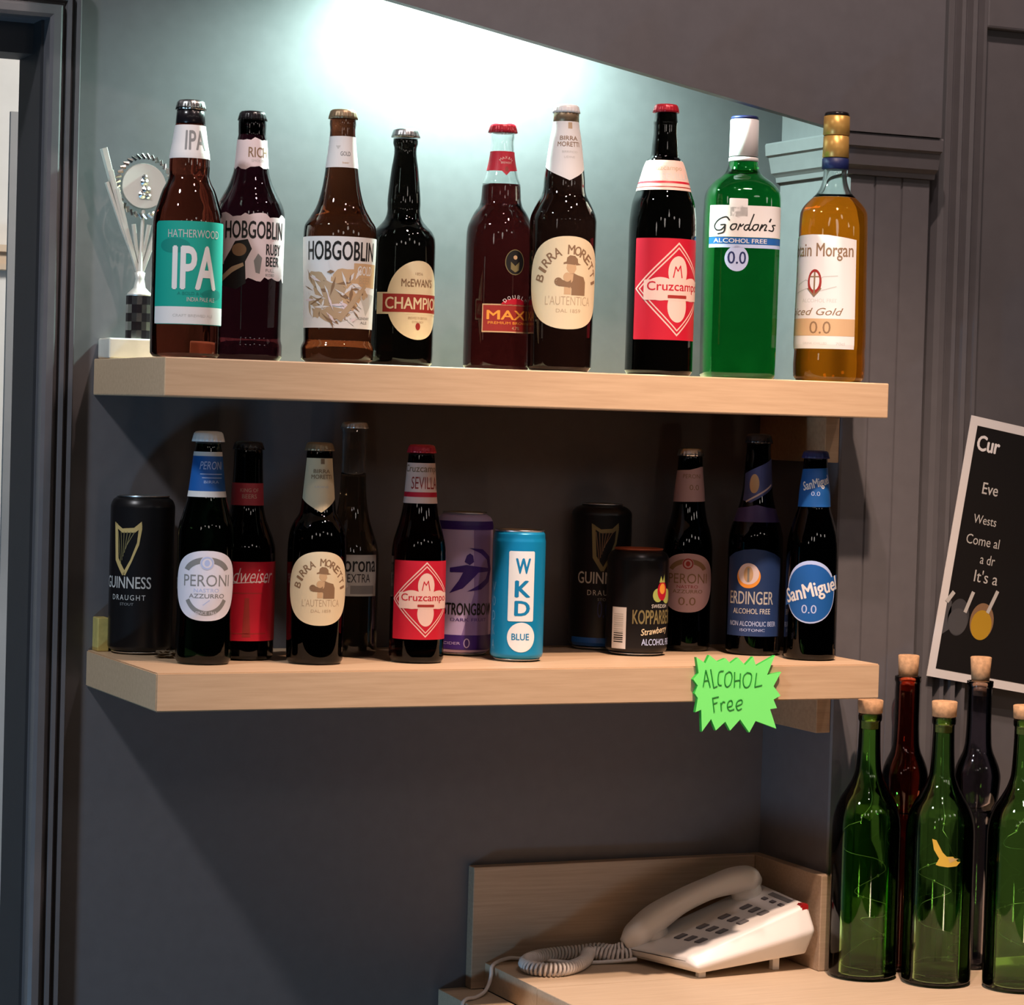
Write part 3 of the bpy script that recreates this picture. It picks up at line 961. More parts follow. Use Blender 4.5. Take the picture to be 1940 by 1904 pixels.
# 8 green gin bottle ---------------------------------------------------------------------
B = Bottle('gin_bottle', 'bright green square-shouldered bottle with white label and white cap', 'bottle', GU, (0.6636, -0.155, Z1), .5655e-3, 719.0,
           [(719, 134), (712, 137), (560, 140), (449, 141), (400, 140), (380, 139), (368, 136), (357, 126), (346, 106), (338, 84), (331, 70), (318, 58), (308, 54), (296, 53), (286, 50)],
           shape=lambda v: 2 + 1.8 * max(0, min(1, (385 - v) / 40)), turn=8)
B.body('green_glass', G_GREEN, seg=96)
B.ring('screw_cap', WHITECAP, 229, 300, 27, 27.5)
B.ring('cap_skirt', WHITECAP, 300.5, 309, 28, 28.5)
B.ring('cap_top', DKBLUE, 223, 229.5, 25.5, 26.5)
A = Art()
A.rect(-68, 396, 68, 455, PAPER, 0).rrect(-32, 383, 1, 420, 2, PAPER, 0)
A.rect(-68, 456, 68, 468, BLUE, 0).rect(-68, 468.5, 68, 475, LBLUE, 0)
for st in ([(26, 18), (21, 12), (10, 17), (3, 28), (6, 36), (14, 36), (20, 27), (13, 27)], [(20, 27), (18, 40), (9, 44)],
           [(37, 25), (31, 26), (28, 32), (31, 36), (36, 33), (38, 26), (35, 25)], [(40, 36), (44, 25), (45, 29), (50, 25)],
           [(60, 26), (54, 27), (51, 33), (55, 36), (60, 29)], [(68, 6), (60, 30), (61, 36), (65, 33)],
           [(75, 25), (69, 26), (66, 32), (69, 36), (74, 33), (76, 26), (73, 25)], [(78, 36), (82, 25)], [(80, 32), (86, 25), (89, 27), (86, 35), (89, 35)],
           [(96, 14), (94, 19)], [(104, 25), (99, 26), (101, 31), (99, 36), (93, 35)]):
    A.line([(-58 + p.x * 1.04, 406 + p.y * 1.0) for p in spline([(x, y, 0) for x, y in st], 4)], 2.5 if len(st) > 2 else 3.0, BLACK, 1)
A.text('ALCOHOL FREE', -56, 458, 36, 466, PAPER, 1, 0.01)
A.ell(-16, 495, 21, 24, LBLUE, 0, 36).text('0.0', -32, 482, 0, 505, DKBLUE, 1, 0.01)
B.art('front_label', A, 430, 0, 'white label with blue stripe and round blue badge')

# 9 rum coloured bottle --------------------------------------------------------------------
B = Bottle('spirit_bottle', 'clear bottle of amber spirit with gold cap, rightmost on the upper shelf', 'bottle', GU, (0.7546, -0.193, Z1), .5674e-3, 724.6,
           [(724.6, 126), (716, 133), (690, 135), (668, 133), (655, 135), (520, 131), (425, 128), (409, 126), (400, 120), (390, 106), (380, 86), (372, 70), (362, 57), (348, 48), (330, 44), (316, 46), (306, 45)],
           shape=lambda v: 2 + 0.5 * max(0, min(1, (330 - v) / 40)))
B.body('amber_spirit', G_RUM, 378)
B.shell('clear_neck', G_CLEAR, 377.5, 306)
B.ring('screw_cap', GOLDCAP, 224, 261, 24.5, 25)
B.ring('cap_skirt', GOLDCAP, 261.5, 303, 24, 25)
B.ring('cap_top', BLACKPL, 217, 224, 22, 23.5)
B.ring('neck_band', DKBLUE, 303.5, 325, 25, 25.5)
A = Art().text('Captain', -18, 309, 18, 321, PAPER, 0, 0, 0.3)
B.art('band_lettering', A, 314, 6, 'white script on the dark neck band', 3, 6)
A = Art()
A.poly([(-84, 460), (-60, 456), (-30, 452), (0, 451), (30, 452), (60, 456), (84, 460), (84, 664), (-84, 664)], PAPER, 0)
A.text('Captain Morgan', -70, 467, 78, 500, SEPIA, 1, 0.012)
A.line([(-30, 545), (-10, 536), (6, 542), (24, 530), (50, 528)], 1.6, LGREY, 1).line([(-34, 560), (-6, 552), (20, 556), (48, 548)], 1.6, LGREY, 1)
A.ell(8, 540, 13, 24, DKRED, 2, 24).ell(8, 538, 9, 17, PAPER, 3, 24).line([(8, 522), (8, 566)], 3, SEPIA, 4).line([(-4, 552), (8, 566), (20, 552)], 2.4, SEPIA, 4).line([(0, 530), (16, 530)], 2.4, SEPIA, 4)
A.text('ALCOHOL FREE', -16, 580 - 17 + 8, 50, 587 - 17 + 8, LGREY, 0)
A.text('Spiced Gold', -58, 588, 62, 606, SEPIA, 1, 0.0, 0.35)
A.rect(-84, 604 + 4, 84, 640, TAN, 1).text('0.0', 2, 613, 40, 636, SEPIA, 2).text('70cl', 50, 652, 66, 657, LGREY, 1)
A.text('DRINK CHILLED', -10, 652, 34, 656, LGREY, 1)
B.art('front_label', A, 550, -34, 'white label with tan band')

# ================================================================== trophy
t = empty('trophy', (0.0375, -0.030, Z1), radians(-4))
tag(t, 'small silver trophy with round medal on pale stone base behind the leftmost bottle', 'trophy')
box('stone_base', (-0.0355, -0.027, 0.0), (0.0355, 0.027, 0.0205), MARBLE, t, 0.0015)
v = []; f = []; mi = []
ns, nr = 16, 10
for i in range(nr + 1):
    for k in range(ns):
        a = 2 * pi * k / ns
        v.append((0.0135 * sin(a), -0.0135 * cos(a), 0.0207 + 0.0435 * i / nr))
for i in range(nr):
    for k in range(ns):
        f.append((i * ns + k, i * ns + (k + 1) % ns, (i + 1) * ns + (k + 1) % ns, (i + 1) * ns + k)); mi.append((i // 2 + k // 2 + (i % 2) * 0) % 2)
f.append(tuple(range(ns))[::-1]); mi.append(0); f.append(tuple(nr * ns + k for k in range(ns))); mi.append(0)
o = frompy('column', v, f, [BLACKPL, SILVER], t, False, mi)
lathe('stem', [(0.0135, 0.0645), (0.012, 0.067), (0.006, 0.073), (0.0045, 0.082), (0.0055, 0.088), (0.003, 0.0895)], CHROMEP, t, 32)
v = []; f = []
for (x0, z0, x1, z1, w_) in ((-0.001, 0.084, -0.0405, 0.212, 0.0042), (-0.0005, 0.084, -0.033, 0.190, 0.0035), (0.001, 0.083, -0.026, 0.172, 0.003), (0.002, 0.086, -0.008, 0.137, 0.0025),
                            (0.001, 0.083, -0.0365, 0.178, 0.0025)):
    tube([(x0, 0, z0), ((x0 + x1) / 2 - 0.001, 0.0, (z0 + z1) / 2), (x1, -0.002, z1)], [w_ * 0.4, w_ * 0.8, w_], 5, True, v, f)
frompy('left_wing', v, f, CHROMEP, t, False)
v2 = [(-x, y, z) for x, y, z in v]
frompy('right_wing', v2, [q[::-1] for q in f], CHROMEP, t, False)
bm = bmesh.new()
bmesh.ops.create_cone(bm, cap_ends=True, segments=48, radius1=0.0235, radius2=0.0225, depth=0.004, matrix=Matrix.Translation((0.002, 0.0, 0.176)) @ Matrix.Rotation(pi / 2, 4, 'X'))
frombm('medal', bm, CHROMEP, t, False)
v = []; f = []
random.seed(3)
for (dx, dz, r_) in ((0, 0.004, .004), (0.002, -0.004, .0045), (-0.002, -0.009, .004), (0.004, -0.010, .003), (0.0, 0.009, .003)):
    lv, lf = lathe_data([(r_ * 0.3, 0.003), (r_, 0.001), (r_ * 1.1, 0)], 10)
    b0 = len(v)
    v += [(0.002 + dx + x, -0.002 - z, 0.176 + dz + y) for x, y, z in lv]; f += [tuple(b0 + i for i in q) for q in lf]
frompy('medal_relief', v, f, SILVER, t, False)
v = []; f = []
for k in range(36):
    a = 2 * pi * k / 36
    if 0.25 < (k / 36) < 0.01: continue
    c = (0.002 + 0.0262 * cos(a), -0.001, 0.176 + 0.0262 * sin(a) * 1.08)
    d = (0.002 + 0.0305 * cos(a + 0.12), -0.002, 0.176 + 0.0305 * sin(a + 0.12) * 1.08)
    tube([c, d], [0.0026, 0.0012], 6, True, v, f)
frompy('laurel_ring', v, f, SILVER, t, False)
# stem that carries the medal
v, f = tube([(0, 0, 0.088), (0.001, 0.001, 0.12), (0.002, 0.001, 0.152)], [0.003, 0.002, 0.002], 8)
frompy('medal_stem', v, f, CHROMEP, t, False)

# ================================================================== lower shelf


def can(name, label, loc, unit, base, y_top, w, rim_w, body_m, rim_m=ALU, lid_m=ALU, group='drink cans on the lower shelf'):
    h = base - y_top
    B = Bottle(name, label, 'can', group, loc, unit, base,
               [(base, w * 0.80), (base - 3, w * 0.86), (base - 9, w * 0.97), (base - 14, w), (base - h * 0.5, w), (y_top + 22, w), (y_top + 16, w * 0.975), (y_top + 8, (w + rim_w) / 2), (y_top + 4, rim_w * 0.985)])
    B.body('can_body', body_m)
    U = unit; r = rim_w / 2 * U; zt = h * U
    lathe('can_rim', [(r * 0.5, zt - 4.5 * U), (r * 0.98, zt - 4.4 * U), (r, zt - 2 * U), (r * 1.015, zt - 0.6 * U), (r * 0.985, zt), (r * 0.94, zt - 0.4 * U), (r * 0.90, zt - 3.6 * U), (r * 0.5, zt - 3.4 * U)], lid_m, B.root, 48)
    rb = w / 2 * U
    lathe('can_foot', [(rb * 0.7, 0.0), (rb * 0.80, 0.0), (rb * 0.875, 3.0 * U), (rb * 0.90, 4.6 * U), (rb * 0.7, 4.8 * U)], rim_m, B.root, 48)
    return B


CANBLACK = mat('black_can_paint', (0.010, 0.009, 0.010), 0.32, 0.2)


def harp(A, u, y, s, m, m2, lv=1):
    P = lambda pts: [(u + a * s, y + b * s) for a, b in pts]
    A.poly(P([(-30, -48), (-22, -44), (-18, 20), (0, 48), (-8, 52), (-26, 24)]), m, lv)
    A.poly(P([(-30, -48), (-10, -36), (14, -38), (28, -50), (29, -40), (16, -29), (-10, -28), (-26, -38)]), m, lv)
    A.poly(P([(28, -48), (29, -36), (24, -6), (10, 28), (-2, 52), (-8, 50), (8, 22), (20, -10), (23, -38)]), m, lv)
    for k in range(6):
        x = -20 + k * 7
        A.line([(u + x * s, y - 30 * s), (u + (x * 0.35 - 5) * s, y + (30 - k * 7) * s)], 1.3 * s, m2, lv + 1)


def stout_art(B, by, y0, harp_u, harp_y, hs, txt_y, m_gold, m2):
    A = Art()
    harp(A, harp_u, harp_y, hs, m_gold, m2, 0)
    A.text('GUINNESS', harp_u - 54, txt_y, harp_u + 48, txt_y + 22, LGREY, 0, 0.01)
    A.text('DRAUGHT', harp_u - 32, txt_y + 34, harp_u + 38, txt_y + 44, LGREY, 0, 0.0, 0, 0, 1.3)
    A.text('STOUT', harp_u - 12, txt_y + 49, harp_u + 16, txt_y + 54, GREY, 0)
    return A


B = can('drink_can', 'tall black can with gold harp, leftmost on the lower shelf', (0.0448, -0.037, Z2), .5385e-3, 1236.5, 938, 121, 99, CANBLACK)
A = stout_art(B, 1236.5, 938, 0, 1036, 1.0, 1090, GOLDP, OLIVE)
B.art('printed_design', A, 1100, -28, 'gold harp and pale lettering')

# green bottle, white oval label
B = Bottle('beer_bottle', 'small dark green bottle with white oval label and blue neck band', 'bottle', GL, (0.075, -0.1526, Z2), .5204e-3, 1256.0,
           [(1256, 102), (1250, 105), (1222, 106), (1165, 103), (1110, 106), (1040, 107), (1010, 106), (994, 102), (978, 92), (960, 82), (942, 73), (917, 66), (890, 60), (856, 52), (846, 48), (838, 47)])
B.body('green_glass', G_DKGREEN)
B.crown(WHITECAP, 817, 837, 59, 'pale crown cap')
A = Art()
A.rect(-110, 862, 110, 934, BLUE, 0).rect(-110, 856, 110, 864, PAPER, 1).rect(-110, 930, 110, 941, PAPER, 1)
A.text('PERONI', -16, 874, 34, 889, LBLUE, 1, 0, 0.2).rect(-14, 897, 32, 898.5, LBLUE, 1).rect(-10, 904, 30, 905.5, LBLUE, 1).text('BIRRA', -6, 910, 22, 915, LBLUE, 1)
B.art('neck_label', A, 900, 0, 'blue neck band edged in white', 3, 6)


def oval_label(B, yc, k, yref, phi, paper, ink, line, extra=None):
    A = Art()
    A.ell(0, yc, 70 * k, 66 * k, paper, 0, 56, 2.3)
    A.ring(0, yc - 20 * k, 48 * k, 34 * k, 11 * k, ink, 1, 200, 340)
    A.ell(0, yc - 43 * k, 13 * k, 13 * k, paper, 2).ring(0, yc - 43 * k, 12 * k, 12 * k, 3 * k, line, 3).ell(0, yc - 43 * k, 5 * k, 6 * k, line, 3)
    A.text('PERONI', -46 * k, yc - 21 * k, 48 * k, yc + 1 * k, ink, 1, 0.0)
    A.text('NASTRO', -24 * k, yc + 5 * k, 24 * k, yc + 12 * k, line, 1).text('AZZURRO', -34 * k, yc + 15 * k, 36 * k, yc + 23 * k, ink, 1, 0.01)
    if extra:
        A.text(extra, -20 * k, yc + 32 * k, 20 * k, yc + 50 * k, ink, 1)
    else:
        A.line([(-6 * k, yc + 36 * k), (6 * k, yc + 27 * k)], 1.5 * k, line, 1)
        A.ring(0, yc + 8 * k, 46 * k, 48 * k, 9 * k, ink, 1, 25, 155)
        A.text('SINCE 1963', -20 * k, yc + 48 * k, 20 * k, yc + 54 * k, paper, 2)
    return B.art('front_label', A, yref, phi, 'pale oval label with crest')


oval_label(B, 1107, 1.0, 1107, 4, mat('cool_white_paper', (0.70, 0.68, 0.76), 0.45), GREY, LBLUE)

# red label bottle behind
B = Bottle('beer_bottle', 'dark bottle with red label and red neck band, behind the green bottle', 'bottle', GL, (0.1314, -0.1100, Z2), .5318e-3, 1248.1,
           [(1248, 108), (1240, 112), (1062, 112), (1040, 111), (1020, 102), (1000, 86), (980, 71), (957, 62), (914, 58), (880, 55), (858, 54), (850, 52)])
B.body('dark_glass', G_BLACK)
B.crown(BLACKPL, 836, 852, 57, 'dark crown cap')
A = Art()
A.rrect(-92, 1062, 92, 1211, 3, RED, 0).text('Budweiser', -56, 1074, 56, 1102, PINKW, 1, -0.004, 0.4).line([(-44, 1104), (40, 1098)], 1.5, PINKW, 1)
A.poly([(-8, 1204), (-4, 1130), (4, 1130), (8, 1204)], DKRED, 1).rect(-30, 1120, 30, 1122, DKRED, 1).rect(-40, 1196, 40, 1198, DKRED, 1)
B.art('front_label', A, 1130, 4, 'red label with white script')
A = Art().rect(-90, 915, 90, 957, mat('faded_red_print', (0.55, 0.06, 0.09), 0.5), 0).text('KING OF', -14, 925, 22, 932, PINKP, 1).text('BEERS', -10, 936, 18, 944, PINKP, 1)
B.art('neck_label', A, 935, 0, None, 3, 6)

# small brown man-label bottle
B = Bottle('beer_bottle', 'small brown bottle with cream round label of a hatted man, on the lower shelf', 'bottle', GL, (0.1875, -0.164, Z2), .5274e-3, 1255.8,
           [(1255.8, 104), (1250, 107), (1050, 112), (1030, 111), (1016, 108), (1005, 104), (988, 90), (970, 69), (950, 64), (936, 62), (868, 50), (860, 49), (852, 47)])
B.body('brown_glass', G_BLACK)
B.crown(BROWNCAP, 838, 854, 54, 'bronze crown cap')
man_label(B, 1112, 0.80, 1112, 9)
A = Art()
A.poly([(-36, 868), (36, 868), (36, 944), (4, 970), (-36, 944)], CREAM, 0)
A.rect(2, 869, 10, 879, SEPIA, 1).text('BIRRA', -12, 889, 22, 896, SEPIA, 1, 0.01).text('MORETTI', -16, 899, 26, 907, SEPIA, 1, 0.01).text('UDINE', -8, 920, 18, 924, LGREY, 1)
B.art('neck_label', A, 910, 2, 'cream pointed neck label', 3, 6)

# clear tall bottle at the back
B = Bottle('beer_bottle', 'tall clear long-necked bottle at the back, between cream and red labelled bottles', 'bottle', GL, (0.2546, -0.085, Z2), .5445e-3, 1243.1,
           [(1243, 100), (1236, 105), (1120, 105), (1055, 104), (1035, 98), (1010, 82), (985, 66), (960, 56), (930, 50), (870, 47), (820, 47), (813, 50), (808, 48)])
B.body('pale_beer', G_CORONA, 900)
B.shell('clear_neck', G_CLEAR, 899.5, 808)
B.crown(ALU, 800, 812, 51, 'grey crown cap')
A = Art()
A.rect(-52, 1050, 52, 1128, LGREY, 0).text('Corona', -38, 1052, 48, 1082, BLACK, 1, 0.015).text('EXTRA', -12, 1086, 34, 1102, BLACK, 1, 0.0)
A.poly([(-42, 1092), (-14, 1092), (-10, 1110), (-30, 1126), (-44, 1120)], PAPER, 1).rect(-6, 1108, 44, 1124, GREY, 1)
B.art('front_label', A, 1090, 6, 'silvery printed label with black letters')

# small red diamond bottle
B = Bottle('beer_bottle', 'small dark bottle with square red diamond label, beside the purple can', 'bottle', GL, (0.2981, -0.1622, Z2), .5366e-3, 1253.2,
           [(1253, 101), (1246, 104), (1060, 103), (1040, 102), (1025, 98), (1005, 87), (982, 74), (953, 64), (877, 52), (866, 50), (858, 48)])
B.body('dark_glass', G_DARK)
B.crown(REDCAP, 842, 858, 53, 'dull red crown cap')
A = Art()
diamond_label(A, 1060, 1208, 70, 1133, 71, RED, PINKP)
B.art('front_label', A, 1133, 18, 'red label with pale diamond frame')
A = Art()
A.rect(-90, 877, 90, 953, PINKP, 0).rect(-90, 932, 90, 941, RED, 1).text('Cruzcampo', -40, 881, 44, 898, SEPIA, 1, 0.01).text('SEVILLA', -20, 903, 36, 926, DKRED, 1)
B.art('neck_label', A, 915, 3, 'pale neck label with red stripe', 3, 6)

# purple can
LILAC = mat('lilac_can_paint', (0.56, 0.45, 0.76), 0.4)
MIDPUR = mat('mid_purple_print', (0.27, 0.19, 0.46), 0.4)
B = can('drink_can', 'lilac and purple can with an archer emblem', (0.3810, -0.0860, Z2), .5560e-3, 1237.5, 968, 108, 84, LILAC)
A = Art()
A.rect(-170, 984, 170, 1000, PURPLE, 0).rect(-170, 1198, 170, 1226, PURPLE, 0)
A.poly([(10, 1000), (54, 1000), (54, 1198), (-8, 1198), (14, 1120)], MIDPUR, 0)
A.poly([(-2, 1048), (-6, 1060), (4, 1066), (12, 1060), (10, 1048), (4, 1044)], PURPLE, 1)          # head
A.poly([(-34, 1072), (-2, 1066), (14, 1068), (50, 1072), (50, 1078), (22, 1080), (10, 1092), (-8, 1110), (-34, 1120), (-16, 1096), (-8, 1080), (-34, 1080)], PURPLE, 1)
A.poly([(2, 1034), (30, 1036), (50, 1050), (58, 1074), (50, 1098), (28, 1112), (0, 1116), (22, 1104), (40, 1092), (48, 1076), (42, 1056), (26, 1044)], PURPLE, 1)
A.text('STRONGBOW', -46, 1138, 60, 1160, BLACK, 1, 0.03).text('DARK FRUIT', -30, 1166, 44, 1172, PURPLE, 1)
A.ring(2, 1213, 6, 9, 2, LILAC, 1).text('CIDER', -44, 1211, -10, 1216, LILAC, 1)
B.art('printed_design', A, 1100, 8, 'dark purple archer and lettering')

# slim blue can
CYAN = mat('cyan_can_paint', (0.008, 0.26, 0.52), 0.3, 0.2)
CYAND = mat('cyan_print', (0.006, 0.20, 0.42), 0.4)
CANWHITE = mat('can_white_print', (0.74, 0.77, 0.78), 0.4)
B = can('drink_can', 'slim bright blue can with white vertical panel', (0.4113, -0.1596, Z2), .5462e-3, 1250.6, 1003, 100, 93, CYAN)
A = Art()
A.rrect(-24, 1042, 26, 1174, 3, CANWHITE, 0)
for ch, ya, yb in (('W', 1056, 1084), ('K', 1098, 1128), ('D', 1136, 1163)):
    A.text(ch, -10, ya, 17, yb, CYAND, 1, 0.035)
A.ell(3, 1204, 27, 28, CANWHITE, 0).text('BLUE', -15, 1197, 18, 1209, CYAND, 1, 0.02)
for k, ch in enumerate('VODKA'):
    A.text(ch, -64, 1102 + k * 27, -54, 1120 + k * 27, mat('pale_cyan_print', (0.12, 0.36, 0.58), 0.4) if k == 0 else bpy.data.materials['pale_cyan_print'], 0, 0.01)
B.art('printed_design', A, 1100, 6, 'white panels with blue letters')

# second black can
B = can('drink_can', 'black can with dim harp and blue foot, behind the short black can', (0.5666, -0.036, Z2), .5787e-3, 1229.5, 954, 114, 78, CANBLACK)
A = stout_art(B, 1229.5, 954, 0, 1034, 0.9, 1082, OLIVE, SEPIA)
A.rect(-70, 1206, 70, 1222, BLUE, 0).text('0.0', -12, 1160 - 24, 12, 1176 - 8, DKBLUE, 0)
B.art('printed_design', A, 1100, 8, 'faint harp, lettering and blue stripe')

# short black fruit cider can
B = can('drink_can', 'short black can with orange rim and fruit picture', (0.5767, -0.1071, Z2), .5688e-3, 1239.0, 1038, 117, 92, CANBLACK, ALU, mat('orange_rim', (0.55, 0.13, 0.06), 0.35, 0.3))
B.ring('shoulder_band', ALU, 1058, 1069, 54, 57)
A = Art()
A.rect(-58, 1148, -26, 1226, PAPER, 0)
for k in range(14):
    A.rect(-53, 1160 + k * 4, -32, 1161.6 + k * 4 + (k % 3) * 0.4, BLACK if k > 8 else LGREY, 1)
A.ell(36, 1124, 12, 13, GREENP, 0).ell(62, 1126, 14, 14, GREENP, 0).ell(47, 1116, 13, 18, RED, 1).ell(47, 1112, 8, 10, ORANGE, 2)
A.poly([(38, 1100), (42, 1088), (47, 1098), (52, 1084), (54, 1100)], GREENP, 2)
A.text('SWEDISH', 22, 1141, 62, 1148, PAPER, 1).text('KOPPARBERG', -14, 1152, 88, 1178, OLIVE, 1, 0.025)
A.text('Strawberry', 2, 1184, 66, 1200, CREAM, 1, 0.015, 0.3, -0.12).text('ALCOHOL FREE', 4, 1206, 84, 1218, LBLUE, 1, 0.02)
B.art('printed_design', A, 1150, 6, 'fruit picture, lettering and barcode panel')

# pink label bottle
B = Bottle('beer_bottle', 'black small bottle with dull pink oval label, fourth bottle from the right end', 'bottle', GL, (0.6592, -0.064, Z2), .5831e-3, 1231.0,
           [(1231, 90), (1225, 94), (1158, 92), (1100, 95), (1040, 94), (1022, 90), (1004, 82), (985, 70), (955, 60), (930, 56), (890, 48), (868, 46), (862, 44)])
B.root['label'] = 'small black bottle with dull pink oval label, right of the short black can'
B.body('dark_glass', G_BLACK)
B.crown(ALU, 849, 864, 48, 'grey crown cap')
PINK = mat('dusty_pink_paper', (0.50, 0.33, 0.36), 0.5)
o = oval_label(B, 1102, 0.84, 1102, 2, PINK, SEPIA, DKRED, '0.0')
A = Art().poly([(-70, 894), (0, 890), (26, 884), (70, 884), (70, 948), (-70, 952)], PINK, 0).text('PERONI', -14, 898, 24, 906, SEPIA, 1).text('0.0', 0, 918, 18, 928, SEPIA, 1)
B.art('neck_label', A, 918, 0, 'dusty pink neck label', 3, 6)

# navy label bottle
B = Bottle('beer_bottle', 'tall black bottle with navy label and slanting foil neck wrap on the lower shelf', 'bottle', GL, (0.7146, -0.1176, Z2), .5780e-3, 1238.4,
           [(1238, 100), (1230, 104), (1040, 104), (1016, 102), (998, 94), (975, 78), (950, 64), (920, 55), (880, 50), (846, 46), (838, 46)])
B.body('dark_glass', G_BLACK)
B.crown(BLACKPL, 822, 840, 50, 'dark crown cap')
NAVY = mat('navy_label', (0.02, 0.045, 0.14), 0.4)
A = Art()
A.poly([(-60, 1056), (-40, 1046), (-20, 1040), (0, 1038), (20, 1040), (40, 1046), (60, 1056), (60, 1202), (-60, 1202)], NAVY, 0)
A.ell(-10, 1090, 23, 22, ORANGE, 1).ell(-10, 1085, 20, 20, PINKW, 2).ell(-10, 1086, 9, 15, TAN, 3).rect(-12, 1074, -8, 1100, GREY, 4)
A.text('ERDINGER', -50, 1118, 40, 1142, LGREY, 1, 0.01).text('ALCOHOL FREE', -40, 1150, 34, 1160, LGREY, 1, 0.01)
A.text('NON ALCOHOLIC BEER', -48, 1174, 48, 1183, LBLUE, 1, 0.01).text('ISOTONIC', -24, 1188, 24, 1193, LBLUE, 1)
B.art('front_label', A, 1110, -2, 'navy label with orange and white crest')
A = Art()
A.poly([(-30, 898), (36, 868), (52, 876), (52, 910), (-10, 952), (-26, 948)], mat('foil_blue', (0.08, 0.10, 0.28), 0.35, 0.3), 0)
A.ell(-6, 916, 9, 18, TAN, 1).line([(-18, 950), (30, 918)], 3, PINKW, 1)
B.art('neck_wrap', A, 910, 0, 'slanting blue foil neck wrap', 3, 6)
A = Art()
A.poly([(-80, 966), (-20, 960), (0, 956), (20, 960), (80, 966), (80, 988), (-80, 988)], mat('violet_foil', (0.08, 0.06, 0.20), 0.35, 0.2), 0)
B.art('shoulder_label', A, 970, 0, None, 3, 6)

# blue round label bottle at the right end
B = Bottle('beer_bottle', 'small dark bottle with blue round label, rightmost on the lower shelf', 'bottle', GL, (0.7480, -0.1830, Z2), .5700e-3, 1247.0,
           [(1247, 96), (1240, 99), (1060, 98), (1035, 97), (1015, 92), (995, 82), (975, 70), (960, 61), (930, 57), (885, 46), (872, 45), (866, 44)])
B.body('dark_glass', G_BLACK)
B.crown(DKBLUE, 853, 868, 50, 'navy crown cap')
SMB = mat('royal_blue_print', (0.012, 0.095, 0.33), 0.42)
A = Art()
A.ell(0, 1118, 52, 59, LBLUE, 0).ell(0, 1120, 50, 54, SMB, 1)
A.poly([(-58, 1117), (58, 1085), (58, 1113), (-58, 1146)], SMB, 2)
A.text('SanMiguel', -54, 1100, 58, 1135, PAPER, 3, 0.03, 0.0, -0.26).text('0.0', -16, 1142, 12, 1158, LBLUE, 2)
B.art('front_label', A, 1118, -2, 'blue round label with white slanted lettering')
A = Art()
A.poly([(-60, 890), (60, 884), (60, 958), (-60, 960)], SMB, 0).text('SanMiguel', -24, 905, 34, 927, PAPER, 1, 0.025, 0, -0.26).text('0.0', -6, 930, 10, 938, LBLUE, 1)
B.art('neck_label', A, 920, 0, 'blue neck label', 3, 6)

# scrap on the lower shelf
bm = bmesh.new()
bmesh.ops.create_icosphere(bm, subdivisions=3, radius=1.0)
random.seed(8)
for vv in bm.verts:
    k = random.uniform(0.55, 1.15)
    vv.co = Vector((vv.co.x * 0.016 * k, vv.co.y * 0.012 * k, max(0, 0.0035 + vv.co.z * 0.0045 * k)))
o = frombm('paper_scrap', bm, SCRAP)
o.location = (0.058, -0.095, Z2)
tag(o, 'crumpled brown scrap lying beside the green bottle on the lower shelf', 'scrap')

# ================================================================== starburst card
star = [(105, 145), (205, 210), (245, 125), (335, 195), (420, 160), (475, 215), (555, 155), (635, 235), (720, 145), (755, 245), (960, 135), (880, 340), (1035, 310), (955, 460), (1035, 560),
        (960, 600), (1000, 690), (925, 700), (1000, 905), (770, 820), (705, 940), (600, 800), (495, 915), (440, 820), (340, 910), (285, 790), (190, 920), (175, 690), (115, 715), (135, 570), (100, 520),
        (130, 440), (80, 375), (135, 310)]
s_ = 0.0000997
sg = empty('price_star', (0.5723, -DP - 0.0006, -0.2978))
tag(sg, 'neon green starburst card reading ALCOHOL Free on the lower shelf front', 'sign')


def star_layer(name, y0, y1, dx, dz, mats):
    bm = bmesh.new()
    P = [((x - 100) * s_ * 1.09 + dx, -(z - 240) * s_ + dz) for x, z in star]
    a = [bm.verts.new((x, y0, z)) for x, z in P]
    b = [bm.verts.new((x, y1, z)) for x, z in P]
    n = len(P)
    bm.faces.new(a)
    bm.faces.new(b[::-1])
    for i in range(n):
        q = bm.faces.new((a[i], a[(i + 1) % n], b[(i + 1) % n], b[i])); q.material_index = 1
    bm.normal_update()
    bmesh.ops.triangulate(bm, faces=[q for q in bm.faces if len(q.verts) > 4])
    o = frombm(name, bm, mats, sg)
    return o


star_layer('front_card', -0.0050, -0.0040, 0, 0, [NEON, NEOND])
star_layer('backing_cards', -0.0038, 0.0005, 0.0003, -0.0003, [NEON, NEOND])


def pen(strokes, name):
    v = []; f = []
    for st in strokes:
        P = [((x - 100) * s_ * 1.09, -0.0052, -(z - 240) * s_) for x, z in st]
        if len(P) > 2: P = [tuple(p) for p in spline(P, 5)]
        tube(P, 0.00062, 6, True, v, f)
    return frompy(name, v, f, PEN, sg, False)


pen([[(188, 450), (210, 280)], [(210, 280), (262, 458)], [(192, 392), (240, 385)], [(262, 272), (300, 462), (338, 450)][:2], [(300, 462), (340, 448)],
     [(402, 290), (358, 300), (345, 370), (352, 430), (385, 440)], [(460, 300), (425, 330), (418, 410), (440, 455), (480, 430), (496, 360), (482, 310), (455, 298)],
     [(522, 305), (524, 460)], [(585, 320), (584, 466)], [(524, 395), (588, 388)], [(660, 310), (625, 345), (618, 410), (640, 462), (685, 450), (708, 380), (700, 325), (655, 310)],
     [(762, 318), (748, 462)], [(748, 462), (825, 445)],
     [(292, 570), (314, 718)], [(290, 572), (358, 558)], [(300, 630), (344, 618)], [(382, 622), (392, 705)], [(386, 650), (405, 612), (428, 618)],
     [(455, 668), (505, 650), (500, 602), (468, 610), (455, 660), (478, 702), (530, 690)], [(545, 660), (610, 635), (606, 595), (566, 608), (550, 655), (570, 700), (612, 685)]], 'handwriting')

